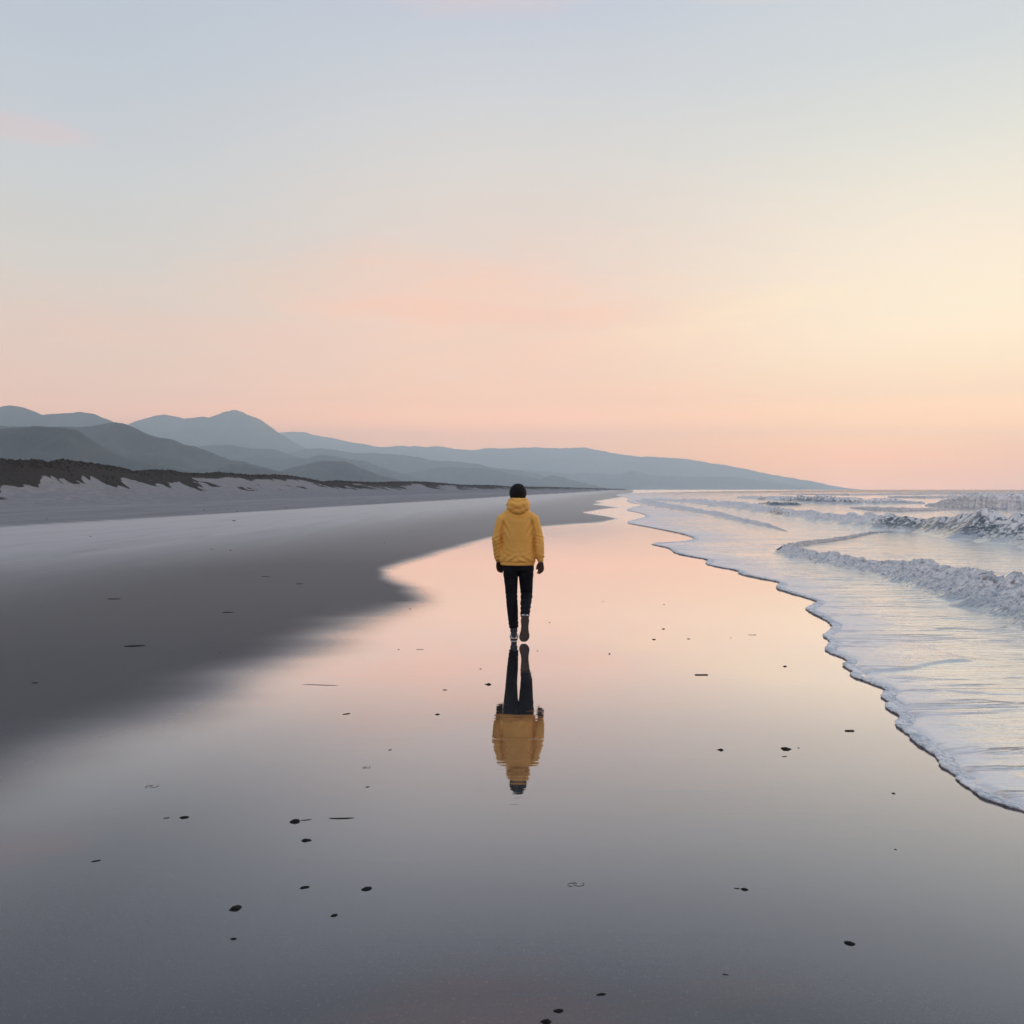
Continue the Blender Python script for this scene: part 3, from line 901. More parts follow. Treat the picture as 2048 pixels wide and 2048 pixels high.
# ------------------------------------------------------------------ haze
HX, HYY = 13400.0, 13400.0
hv = [(x, y, z) for x in (-HX, HX) for y in (-160.0, HYY) for z in (-20.0, 900.0)]
hf = [(0, 1, 3, 2), (4, 6, 7, 5), (0, 4, 5, 1), (2, 3, 7, 6), (0, 2, 6, 4), (1, 5, 7, 3)]
mh, n, out = new_mat('sea_haze')
pv_ = n.node('ShaderNodeVolumePrincipled')
pv_.inputs['Color'].default_value = (0.74, 0.895, 1.0, 1)
pv_.inputs['Density'].default_value = 1.55e-4
pv_.inputs['Anisotropy'].default_value = 0.2
n.l.new(pv_.outputs[0], out.inputs['Volume'])
haze = mesh_np('haze', hv, hf, mh, smooth=False)
tag(haze, 'pale blue sea haze over the coast and the mountains', 'haze', kind='stuff')

# ------------------------------------------------------------------ the walker
def tube(bm, pts, rx, ry=None, up=(0, 1, 0), seg=20, cap=True):
    """elliptical tube through points; rx is the half width across, ry the half depth along UP"""
    pts = [Vector(p) for p in pts]
    ry = ry or rx
    rings = []
    for i, p in enumerate(pts):
        if i == 0:
            t = pts[1] - pts[0]
        elif i == len(pts) - 1:
            t = pts[-1] - pts[-2]
        else:
            t = (pts[i + 1] - pts[i]).normalized() + (pts[i] - pts[i - 1]).normalized()
        t.normalize()
        u_ = Vector(up)
        v_ = (u_ - t * u_.dot(t)).normalized()
        h_ = t.cross(v_).normalized()
        rings.append((p, t, h_, v_, rx[i], ry[i]))
    rows = []

    def ring(p, h_, v_, a, b):
        rows.append([bm.verts.new(p + h_ * (a * math.cos(2 * math.pi * k / seg)) + v_ * (b * math.sin(2 * math.pi * k / seg))) for k in range(seg)])
    if cap:
        p, t, h_, v_, a, b = rings[0]
        for q in (80, 55, 28):
            r = math.radians(q)
            ring(p - t * (min(a, b) * math.sin(r)), h_, v_, a * math.cos(r), b * math.cos(r))
    for p, t, h_, v_, a, b in rings:
        ring(p, h_, v_, a, b)
    if cap:
        p, t, h_, v_, a, b = rings[-1]
        for q in (28, 55, 80):
            r = math.radians(q)
            ring(p + t * (min(a, b) * math.sin(r)), h_, v_, a * math.cos(r), b * math.cos(r))
    for r0, r1 in zip(rows[:-1], rows[1:]):
        for k in range(seg):
            bm.faces.new((r0[k], r0[(k + 1) % seg], r1[(k + 1) % seg], r1[k]))
    bm.faces.new(rows[0][::-1])
    bm.faces.new(rows[-1])


def blobb(bm, c, r, rot=(0, 0, 0), seg=20):
    m_ = Matrix.Translation(Vector(c)) @ Matrix.Rotation(rot[2], 4, 'Z') @ Matrix.Rotation(rot[1], 4, 'Y') @ Matrix.Rotation(rot[0], 4, 'X') @ Matrix.Diagonal((r[0], r[1], r[2], 1))
    bmesh.ops.create_uvsphere(bm, u_segments=seg, v_segments=seg // 2 + 2, radius=1.0, matrix=m_)


def fuse(name, bm, voxel, mat, parent, smooth_it=4, disp=None, cut=None):
    """union of overlapping pieces as one continuous skin"""
    bmesh.ops.recalc_face_normals(bm, faces=bm.faces)
    me = bpy.data.meshes.new(name)
    bm.to_mesh(me)
    bm.free()
    o = bpy.data.objects.new(name, me)
    COL.objects.link(o)
    r = o.modifiers.new('r', 'REMESH')
    r.mode = 'VOXEL'
    r.voxel_size = voxel
    s_ = o.modifiers.new('s', 'SMOOTH')
    s_.iterations = smooth_it
    s_.factor = 0.5
    dg = bpy.context.evaluated_depsgraph_get()
    dg.update()
    me2 = bpy.data.meshes.new_from_object(o.evaluated_get(dg))
    o.modifiers.clear()
    o.data = me2
    bpy.data.meshes.remove(me)
    me2.name = name
    nv = len(me2.vertices)
    co = np.empty(nv * 3)
    me2.vertices.foreach_get('co', co)
    co = co.reshape(-1, 3)
    if disp is not None:
        nr = np.empty(nv * 3)
        me2.vertices.foreach_get('normal', nr)
        nr = nr.reshape(-1, 3)
        co = co + nr * disp(co, nr)[:, None]
        me2.vertices.foreach_set('co', co.ravel())
    me2.polygons.foreach_set('use_smooth', np.ones(len(me2.polygons), dtype=bool))
    me2.materials.clear()
    me2.materials.append(mat)
    me2.update()
    o.parent = parent
    return o


PX, PY = 0.0, 9.55
walker = bpy.data.objects.new('person', None)
COL.objects.link(walker)
walker.location = (0, 0, 0)
tag(walker, 'lone walker seen from behind in a mustard yellow hooded jacket and dark trousers', 'person')

M_SKIN = principled('skin', (0.055, 0.030, 0.021), 0.65, spec=0.3)
M_HAIR = principled('dark_hair', (0.006, 0.006, 0.007), 0.75, (0.014, 0.013, 0.013), 60, 0.006, 140, 0.15)
M_TROU = principled('dark_navy_cotton', (0.0085, 0.010, 0.014), 0.9, (0.014, 0.016, 0.022), 14, 0.002, 300, 0.1)
M_SOCK = principled('slate_sock', (0.055, 0.065, 0.080), 0.9)
M_RUB = principled('white_rubber', (0.62, 0.63, 0.65), 0.5)
M_SOLE = principled('brown_sole', (0.075, 0.060, 0.056), 0.8, (0.095, 0.078, 0.072), 30, 0.003, 120, 0.2)
M_UPP = principled('slate_canvas', (0.040, 0.050, 0.064), 0.85)


def jacket_mat():
    m, n, out = new_mat('mustard_cotton_jacket')
    p = n.node('ShaderNodeBsdfPrincipled')
    v = n.coord((1, 1, 1))
    a_ = n.noise(v, 7.0, 4.0, 0.6)
    col = n.mix(n.smooth(a_, 0.3, 0.7), rgba((0.76, 0.415, 0.095)), rgba((0.84, 0.475, 0.120)))
    n.l.new(col, p.inputs['Base Color'])
    p.inputs['Roughness'].default_value = 0.75
    p.inputs['Specular IOR Level'].default_value = 0.25
    b_ = n.bump(n.noise(n.coord((1, 1, 0.6)), 22.0, 4.0, 0.6, 0.8), 1.0, 0.006)
    n.l.new(n.bump(n.noise(v, 420.0, 2.0), 0.4, 0.001, b_), p.inputs['Normal'])
    n.l.new(p.outputs[0], out.inputs['Surface'])
    return m


M_JACK = jacket_mat()
cx = 0.064

# body: one continuous skin from head to ankles
bm = bmesh.new()
HC = Vector((0.067, 9.58, 1.635))
blobb(bm, HC + Vector((0, -0.012, 0.012)), (0.078, 0.098, 0.100), seg=28)
blobb(bm, HC + Vector((0, 0.035, -0.050)), (0.058, 0.068, 0.072))
blobb(bm, HC + Vector((0, 0.088, -0.105)), (0.022, 0.020, 0.018))            # chin
tube(bm, [HC + Vector((0, 0.094, 0.010)), HC + Vector((0, 0.108, -0.022)), HC + Vector((0, 0.112, -0.034))], [0.008, 0.012, 0.014], seg=10)   # nose
for sgn in (-1, 1):
    blobb(bm, HC + Vector((sgn * 0.032, 0.078, 0.012)), (0.016, 0.014, 0.011), seg=12)     # eye
    blobb(bm, HC + Vector((sgn * 0.032, 0.083, 0.030)), (0.022, 0.011, 0.006), seg=12)     # brow
    blobb(bm, HC + Vector((sgn * 0.080, 0.000, -0.022)), (0.010, 0.020, 0.033), seg=14)    # ear
    blobb(bm, HC + Vector((sgn * 0.014, 0.094, -0.064)), (0.016, 0.010, 0.006), seg=12)    # lips
tube(bm, [(0.067, 9.575, 1.58), (0.067, 9.56, 1.50), (0.067, 9.555, 1.44)], [0.052, 0.056, 0.075], [0.055, 0.060, 0.075])
tube(bm, [(cx, 9.55, 1.43), (cx, 9.55, 1.30), (cx, 9.55, 1.12), (cx + 0.002, 9.55, 0.98), (cx + 0.005, 9.55, 0.88)], [0.12, 0.165, 0.145, 0.15, 0.16], [0.08, 0.11, 0.10, 0.10, 0.11], seg=28)
ARMS = {-1: [(-0.108, 9.55, 1.345), (-0.168, 9.545, 1.120), (-0.152, 9.610, 0.885)],
        1: [(0.240, 9.55, 1.345), (0.298, 9.53, 1.120), (0.318, 9.500, 0.885)]}
for sgn, (sh_, el_, wr_) in ARMS.items():
    tube(bm, [sh_, el_, wr_], [0.046, 0.036, 0.025])
    wr = Vector(wr_)
    dn = (wr - Vector(el_)).normalized()
    inw = Vector((-sgn * 0.55, -0.85, 0))
    inw = (inw - dn * inw.dot(dn)).normalized()       # palm faces the thigh
    fwd = dn.cross(inw).normalized()
    if fwd.y < 0:
        fwd = -fwd
    # palm, four unequal fingers curled gently inwards, thumb off the front side
    tube(bm, [wr, wr + dn * 0.045, wr + dn * 0.088], [0.026, 0.038, 0.040], [0.016, 0.016, 0.013], up=inw, seg=14)
    for k, (off_, ln_) in enumerate(((0.031, 0.070), (0.010, 0.078), (-0.011, 0.072), (-0.031, 0.058))):
        b_ = wr + dn * (0.085 - abs(k - 1.2) * 0.003) + fwd * off_
        p1 = b_ + dn * (ln_ * 0.45) + inw * 0.010
        p2 = p1 + (dn * 0.75 + inw * 0.65).normalized() * (ln_ * 0.33)
        p3 = p2 + (dn * 0.35 + inw * 0.90).normalized() * (ln_ * 0.25)
        tube(bm, [b_ - dn * 0.012, p1, p2, p3], [0.0098, 0.0092, 0.0085, 0.0072], up=fwd, seg=10)
    tb = wr + dn * 0.028 + fwd * 0.022
    tube(bm, [tb, tb + dn * 0.030 + fwd * 0.022 + inw * 0.010, tb + dn * 0.062 + fwd * 0.026 + inw * 0.020], [0.013, 0.0105, 0.0085], up=inw, seg=10)
# legs
LEGS = {-1: dict(hip=(-0.020, 9.55, 0.86), knee=(-0.006, 9.575, 0.49), ank=(0.021, 9.56, 0.095)),
        1: dict(hip=(0.148, 9.55, 0.86), knee=(0.164, 9.640, 0.480), ank=(0.140, 9.335, 0.262))}
for sgn, q in LEGS.items():
    h_, k_, a_ = Vector(q['hip']), Vector(q['knee']), Vector(q['ank'])
    c_ = k_.lerp(a_, 0.33)
    tube(bm, [h_, h_.lerp(k_, 0.5), k_, c_ , a_], [0.082, 0.066, 0.050, 0.052, 0.034], [0.085, 0.07, 0.052, 0.055, 0.036])
# feet inside the shoes
tube(bm, [(0.021, 9.555, 0.07), (0.022, 9.65, 0.045), (0.022, 9.72, 0.035)], [0.030, 0.034, 0.030], [0.030, 0.022, 0.016], up=(0, 0, 1))
tube(bm, [(0.139, 9.325, 0.235), (0.136, 9.330, 0.13), (0.136, 9.335, 0.065)], [0.030, 0.034, 0.028], [0.028, 0.022, 0.014], up=(0, 1, 0))
body = fuse('body', bm, 0.0045, M_SKIN, walker, 3)

# eyes on the face side
for sgn in (-1, 1):
    bm = bmesh.new()
    blobb(bm, HC + Vector((sgn * 0.032, 0.090, 0.012)), (0.011, 0.006, 0.006), seg=12)
    me = bpy.data.meshes.new('eye')
    bm.to_mesh(me)
    bm.free()
    e_ = bpy.data.objects.new('eye', me)
    COL.objects.link(e_)
    me.materials.append(principled('eye_white', (0.5, 0.5, 0.5), 0.3) if sgn < 0 else bpy.data.materials['eye_white'])
    e_.parent = walker

# hair: rounded black cap of hair ending at the hood
bm = bmesh.new()
blobb(bm, HC + Vector((0, -0.014, 0.006)), (0.097, 0.112, 0.107), seg=36)
blobb(bm, HC + Vector((0, -0.050, -0.050)), (0.086, 0.060, 0.070), seg=24)


def hair_disp(co, nr):
    a_ = 0.0022 * fbm(co[:, 0] * 70, co[:, 1] * 70, co[:, 2] * 45, 3, 90)
    rel_ = co - np.array(HC)
    face = sstep(0.045, 0.085, rel_[:, 1]) * sstep(0.075, 0.045, rel_[:, 2])
    return a_ - 0.045 * face


fuse('hair', bm, 0.005, M_HAIR, walker, 3, hair_disp)

# jacket: torso and both sleeves in one cloth
bm = bmesh.new()
zz = [0.845, 0.87, 0.91, 0.98, 1.10, 1.22, 1.32, 1.385, 1.43, 1.465, 1.495, 1.525]
hw = [0.190, 0.204, 0.205, 0.196, 0.184, 0.182, 0.180, 0.172, 0.152, 0.122, 0.096, 0.080]
hd = [0.125, 0.138, 0.142, 0.138, 0.134, 0.140, 0.142, 0.130, 0.112, 0.096, 0.085, 0.078]
tube(bm, [(cx - 0.002, 9.55, z_) for z_ in zz], hw, hd, seg=36, cap=False)
for sgn, (sh_, el_, wr_) in ARMS.items():
    sh_, el_, wr_ = Vector(sh_), Vector(el_), Vector(wr_)
    top = sh_ + Vector((-sgn * 0.075, 0, 0.055))
    tube(bm, [top, sh_, sh_.lerp(el_, 0.35), sh_.lerp(el_, 0.7), el_, el_.lerp(wr_, 0.35), el_.lerp(wr_, 0.7), el_.lerp(wr_, 0.88), wr_ + Vector((0, 0, 0.01))],
         [0.052, 0.066, 0.064, 0.060, 0.057, 0.054, 0.050, 0.048, 0.038], [0.080, 0.082, 0.076, 0.069, 0.065, 0.061, 0.056, 0.052, 0.041], seg=28)


def seg_dist(co, a_, b_):
    a_, b_ = np.array(a_), np.array(b_)
    d_ = b_ - a_
    t_ = np.clip(((co - a_) @ d_) / (d_ @ d_), 0, 1)
    return np.linalg.norm(co - a_ - t_[:, None] * d_, axis=1), t_


def jacket_disp(co, nr):
    x, y, z = co[:, 0], co[:, 1], co[:, 2]
    d = 0.0060 * fbm(x * 8, y * 8, z * 4.5, 4, 70)
    xr = x - cx
    arm = np.zeros(len(co))
    for sgn, (sh_, el_, wr_) in ARMS.items():
        d1, t1 = seg_dist(co, sh_, el_)
        d2, t2 = seg_dist(co, el_, wr_)
        on = (np.minimum(d1, d2) < 0.095) & (sgn * xr > 0.155)
        # sleeve creases: oblique rings gathered at the elbow and above the cuff
        e1 = np.exp(-((z - el_[2]) / 0.085) ** 2)
        e2 = np.exp(-((z - wr_[2] - 0.06) / 0.055) ** 2)
        ph = z * 150 + sgn * xr * 55 + y * 40 + 2.2 * fbm(x * 10, y * 10, z * 10, 2, 74)
        cre = np.sin(ph) * (0.0026 * e1 + 0.0024 * e2) + 0.0008 * np.sin(ph * 0.6)
        cre = cre - 0.006 * np.exp(-((z - wr_[2] - 0.028) / 0.007) ** 2)        # cuff seam
        arm = np.where(on, cre, arm)
        d = np.where(on, d * 0.6, d)
        # armhole seam and the slanting pull folds that run from it
        s_ = sgn * xr - (0.182 - 0.030 * sstep(1.18, 1.36, z))
        d -= 0.0150 * np.exp(-(s_ / 0.010) ** 2) * sstep(0.93, 1.0, z) * (1 - 0.8 * sstep(1.28, 1.36, z)) * (1 - sstep(1.38, 1.42, z))
        fold = np.sin((sgn * xr * 1.0 + (1.34 - z) * 0.55) * 95)
        d += 0.0050 * fold * np.exp(-((sgn * xr - 0.135) / 0.045) ** 2) * np.exp(-((z - 1.24) / 0.12) ** 2)
    # blouson hem: gathers above, a flat band, and long curved folds at the small of the back
    hem = np.exp(-((z - 0.905) / 0.055) ** 2)
    d += np.where(arm == 0, 0.0045 * hem * np.sin(xr * 62 + 3.0 * fbm(x * 6, 0, z * 14, 2, 77) + (z - 0.9) * 60 * np.sign(xr)), 0)
    bow = z - 0.93 - 1.9 * xr * xr
    d += np.where(arm == 0, 0.0014 * np.sin(bow * 110) * np.exp(-((z - 0.97) / 0.06) ** 2), 0)
    d -= np.where(arm == 0, 0.010 * np.exp(-((z - 0.868) / 0.006) ** 2), 0)
    d += np.where(arm == 0, 0.0020 * np.sin((z - 1.39) * 60 + xr * 20) * np.exp(-((z - 1.38) / 0.05) ** 2), 0)
    return d + arm


fuse('jacket', bm, 0.006, M_JACK, walker, 3, jacket_disp)

# hood lying folded on the shoulders
bm = bmesh.new()
hx = 0.070
for k in range(28):
    t0_, t1_ = [2 * math.pi * (k + q) / 28 for q in (0, 1.15)]

    def hp(t_, lift, rr_):
        bk = 0.5 - 0.5 * math.sin(t_)              # 1 at the back (towards -y)
        return (hx + math.cos(t_) * (0.088 + 0.012 * bk) * rr_, 9.556 + math.sin(t_) * (0.098 + 0.015 * bk) * rr_, lift - 0.010 * (1 - bk))
    tube(bm, [hp(t0_, 1.556, 1.0), hp(t1_, 1.556, 1.0)], [0.026, 0.026], [0.030, 0.030], up=(0, 0, 1), seg=12)
    tube(bm, [hp(t0_, 1.518, 1.13), hp(t1_, 1.518, 1.13)], [0.030, 0.030], [0.032, 0.032], up=(0, 0, 1), seg=12)
blobb(bm, (hx, 9.452, 1.492), (0.126, 0.062, 0.080), (math.radians(14), 0, 0), seg=28)
blobb(bm, (hx, 9.448, 1.452), (0.082, 0.052, 0.060), seg=24)
blobb(bm, (hx, 9.53, 1.500), (0.125, 0.090, 0.045), seg=24)


def hood_disp(co, nr):
    x, z = co[:, 0] - hx, co[:, 2]
    bk = sstep(9.53, 9.46, co[:, 1])
    v_ = z - 1.545 - 3.2 * x * x
    d = -0.010 * np.exp(-(v_ / 0.007) ** 2) * bk                   # rim of the hood opening
    d += 0.0030 * np.sin((z - 3.0 * x * x) * 80 + 1.5 * fbm(x * 14, 0, z * 14, 2, 81)) * bk
    d += 0.0022 * np.sin((x * 0.9 + z * 0.8) * 90) * np.exp(-((x - 0.05) / 0.05) ** 2) * bk
    d += 0.0025 * fbm(co[:, 0] * 22, co[:, 1] * 22, z * 22, 3, 82)
    return d


fuse('hood', bm, 0.0055, M_JACK, walker, 2, hood_disp)

# hem band
bm = bmesh.new()
tube(bm, [(cx - 0.002, 9.55, 0.832), (cx - 0.002, 9.55, 0.846), (cx - 0.002, 9.55, 0.862)], [0.188, 0.195, 0.193], [0.124, 0.129, 0.126], seg=48, cap=False)
fuse('hem_band', bm, 0.006, M_JACK, walker, 2)

# trousers
bm = bmesh.new()
tube(bm, [(cx + 0.006, 9.55, 0.93), (cx + 0.007, 9.552, 0.85), (cx + 0.007, 9.552, 0.775)], [0.150, 0.176, 0.174], [0.105, 0.125, 0.115], seg=32, cap=False)
L = LEGS[-1]
h_, k_, a_ = Vector((-0.018, 9.552, 0.82)), Vector(L['knee']), Vector((0.021, 9.56, 0.125))
tube(bm, [h_, h_.lerp(k_, 0.3), h_.lerp(k_, 0.7), k_, k_.lerp(a_, 0.35), k_.lerp(a_, 0.8), a_], [0.090, 0.083, 0.072, 0.065, 0.064, 0.056, 0.053], [0.105, 0.096, 0.080, 0.070, 0.068, 0.058, 0.055], seg=24, cap=False)
L = LEGS[1]
h_, k_, a_ = Vector((0.156, 9.552, 0.82)), Vector(L['knee']), Vector((0.142, 9.362, 0.288))
tube(bm, [h_, h_.lerp(k_, 0.3), h_.lerp(k_, 0.7), k_ + Vector((0, 0.0, 0.035)), k_ + Vector((0, -0.03, -0.012)), k_.lerp(a_, 0.35), k_.lerp(a_, 0.8), a_], [0.092, 0.084, 0.073, 0.067, 0.065, 0.062, 0.053, 0.050], [0.105, 0.096, 0.080, 0.070, 0.066, 0.064, 0.055, 0.052], seg=24, cap=False)


def trou_disp(co, nr):
    x, y, z = co[:, 0], co[:, 1], co[:, 2]
    left = x < 0.072
    d = 0.003 * fbm(x * 10, y * 10, z * 6, 3, 84)
    kn = np.exp(-((z - 0.48) / 0.07) ** 2)
    an = np.where(left, np.exp(-((z - 0.17) / 0.06) ** 2), np.exp(-((z - 0.36) / 0.07) ** 2))
    ph = z * 130 + x * 45 + 2.5 * fbm(x * 8, y * 8, z * 8, 2, 86)
    d += np.sin(ph) * (0.0028 * kn + 0.0034 * an)
    d += 0.003 * np.sin((z + x * 0.7) * 80) * np.exp(-((z - 0.74) / 0.05) ** 2)
    return d


fuse('trousers', bm, 0.006, M_TROU, walker, 3, trou_disp)


# shoes: a low sneaker, toe towards +y, sole on z = 0
def shoe(mtx, tab=1.0):
    T_ = [0.0, 0.02, 0.06, 0.12, 0.17, 0.21, 0.245, 0.272, 0.288]
    Wd = [0.020, 0.033, 0.038, 0.032, 0.036, 0.046, 0.046, 0.033, 0.015]
    Cx = [0.0, 0.0, 0.001, 0.003, 0.004, 0.004, 0.002, 0.0, -0.002]

    def slab(name, z0, z1, grow, mat, parent):
        bm_ = bmesh.new()
        lo, hi = [], []
        prof_ = [(Cx[i] + Wd[i] + grow, T_[i]) for i in range(len(T_))] + [(Cx[i] - Wd[i] - grow, T_[i]) for i in reversed(range(len(T_)))]
        prof_ = [(a_, b_ - 0.144 + (grow if b_ > 0.144 else -grow)) for a_, b_ in prof_]
        for a_, b_ in prof_:
            lo.append(bm_.verts.new((a_, b_, z0)))
            hi.append(bm_.verts.new((a_, b_, z1)))
        nn_ = len(lo)
        for i in range(nn_):
            bm_.faces.new((lo[i], lo[(i + 1) % nn_], hi[(i + 1) % nn_], hi[i]))
        bm_.faces.new(lo[::-1])
        bm_.faces.new(hi)
        bmesh.ops.recalc_face_normals(bm_, faces=bm_.faces)
        bmesh.ops.bevel(bm_, geom=[e for e in bm_.edges if abs(e.verts[0].co.z - e.verts[1].co.z) < 1e-6], offset=0.0025, segments=2, affect='EDGES')
        me_ = bpy.data.meshes.new(name)
        bm_.to_mesh(me_)
        bm_.free()
        me_.transform(mtx)
        me_.materials.append(mat)
        for f in me_.polygons:
            f.use_smooth = False
        o_ = bpy.data.objects.new(name, me_)
        COL.objects.link(o_)
        o_.parent = parent
        return o_
    bm_ = bmesh.new()
    ys = [-0.135, -0.115, -0.08, -0.03, 0.02, 0.07, 0.11, 0.132]
    hh = [0.035, 0.047, 0.052, 0.048, 0.038, 0.028, 0.021, 0.014]
    wd = [0.020, 0.030, 0.033, 0.033, 0.037, 0.038, 0.030, 0.016]
    tube(bm_, [(0.002, y_, 0.020 + h2 * 0.5) for y_, h2 in zip(ys, hh)], wd, [h2 * 0.62 for h2 in hh], up=(0, 0, 1), seg=20)
    tube(bm_, [(0.0, -0.088, 0.05), (0.0, -0.092, 0.080), (0.0, -0.094, 0.094)], [0.033, 0.034, 0.033], [0.042, 0.042, 0.040], seg=18, cap=False)
    bmesh.ops.transform(bm_, matrix=mtx, verts=bm_.verts)
    up_ = fuse('shoe', bm_, 0.005, M_UPP, walker, 2)
    slab('midsole', 0.006, 0.020, 0.002, M_RUB, up_)
    slab('outsole', 0.0, 0.0058, 0.0035, M_SOLE, up_)
    # heel tab
    bm_ = bmesh.new()
    tube(bm_, [(0, -0.139, 0.030), (0, -0.141, 0.050), (0, -0.136, 0.070)], [0.020 * tab, 0.020 * tab, 0.014 * tab], [0.006 * tab, 0.006 * tab, 0.005 * tab], seg=12)
    bmesh.ops.transform(bm_, matrix=mtx, verts=bm_.verts)
    me_ = bpy.data.meshes.new('heel_tab')
    bm_.to_mesh(me_)
    bm_.free()
    me_.materials.append(M_RUB if tab > 1 else M_UPP)
    o_ = bpy.data.objects.new('heel_tab', me_)
    COL.objects.link(o_)
    o_.parent = up_


shoe(Matrix.Translation((0.021, 9.645, 0.003)))
shoe(Matrix.Translation((0.136, 9.300, 0.157)) @ Matrix.Rotation(math.radians(3), 4, 'Y') @ Matrix.Rotation(math.radians(-84), 4, 'X') @ Matrix.Diagonal((1.12, 1.0, 1.0, 1)), tab=1.7)
for pts_, rr_ in (([(0.021, 9.556, 0.080), (0.021, 9.557, 0.15)], 0.040), ([(0.141, 9.325, 0.245), (0.142, 9.362, 0.295)], 0.040)):
    bm = bmesh.new()
    tube(bm, pts_, [rr_, rr_], seg=20, cap=False)
    me = bpy.data.meshes.new('sock')
    bm.to_mesh(me)
    bm.free()
    for f in me.polygons:
        f.use_smooth = True
    me.materials.append(M_SOCK)
    o = bpy.data.objects.new('sock', me)
    COL.objects.link(o)
    o.parent = walker


# ------------------------------------------------------------------ pebbles, weed, twigs, foam scraps and a ripple line on the sand
M_PEB = principled('black_wet_stone', (0.004, 0.004, 0.0045), 0.7, (0.009, 0.009, 0.009), 60, 0.002, 120, 0.15)
M_WEED = principled('dark_kelp', (0.005, 0.005, 0.005), 0.7, (0.010, 0.009, 0.008), 40, 0.002, 90, 0.15)
M_TWIG = principled('wet_twig', (0.022, 0.018, 0.016), 0.7, (0.045, 0.036, 0.030), 30, 0.002, 90)
M_SHELL = principled('grey_film', (0.05, 0.05, 0.055), 0.4)


def lay(o, px, py, rot=0.0):
    x, y = ground_xy(px, py)
    o.location = (x, y, 0.0)
    o.rotation_euler = (0, 0, rot)
    return o


def pebble_mesh(seed, lx, ly, hz, humps=1):
    bm_ = bmesh.new()
    bmesh.ops.create_icosphere(bm_, subdivisions=4, radius=1.0)
    r_ = random.Random(seed)
    hs = [(r_.uniform(-0.6, 0.6), r_.uniform(0.6, 1.0)) for _ in range(humps)]
    for v in bm_.verts:
        c_ = v.co.copy()
        k = 1 + 0.22 * mnoise.noise(c_ * 1.3 + Vector((seed * 7.1, 0, 0))) + 0.08 * mnoise.noise(c_ * 3.5 + Vector((seed * 3.3, 1, 0)))
        top = 1.0
        if humps > 1:
            top = max(a_ * math.exp(-((c_.x - b_) / 0.35) ** 2) for b_, a_ in hs) * 0.9 + 0.35
        v.co = Vector((c_.x * lx * k, c_.y * ly * k, (c_.z * hz * k * top) if c_.z > 0 else c_.z * hz * 0.3))
    me_ = bpy.data.meshes.new('pebble')
    bm_.to_mesh(me_)
    bm_.free()
    for f in me_.polygons:
        f.use_smooth = True
    return me_


def strand_mesh(seed, ln_, th, hz=None, curve=0.15, ends=0.35):
    bm_ = bmesh.new()
    r_ = random.Random(seed)
    n_ = 12
    pts, rx_, ry_ = [], [], []
    ph = r_.uniform(0, 6)
    for k in range(n_):
        t_ = k / (n_ - 1)
        e_ = ends + (1 - ends) * math.sin(t_ * math.pi) ** 0.6
        pts.append((ln_ * (t_ - 0.5), ln_ * curve * (math.sin(t_ * 3 + ph) - math.sin(1.5 + ph)) * 0.5, (hz or th) * 0.25 + 0.001))
        rx_.append(th * e_ * r_.uniform(0.8, 1.15))
        ry_.append((hz or th) * e_ * r_.uniform(0.75, 1.1))
    tube(bm_, pts, rx_, ry_, up=(0, 0, 1), seg=10)
    me_ = bpy.data.meshes.new('strand')
    bm_.to_mesh(me_)
    bm_.free()
    for f in me_.polygons:
        f.use_smooth = True
    return me_


def loop_mesh(seed, r1, r2, th):
    """a curl of weed or scrap of foam, broken ring"""
    bm_ = bmesh.new()
    r_ = random.Random(seed)
    for a0, a1, ox, k in ((0.3, 4.4, -0.35, 0.8), (2.0, 6.9, 0.3, 0.9)):
        pts = []
        for q in range(16):
            a_ = a0 + (a1 - a0) * q / 15
            pts.append((r1 * (ox + k * 0.62 * math.cos(a_)), r2 * 0.8 * math.sin(a_) * r_.uniform(0.9, 1.1), th * 0.4))
        tube(bm_, pts, [th * r_.uniform(0.6, 1.2) for _ in pts], [th * 0.6] * 16, up=(0, 0, 1), seg=8)
    me_ = bpy.data.meshes.new('loop')
    bm_.to_mesh(me_)
    bm_.free()
    return me_


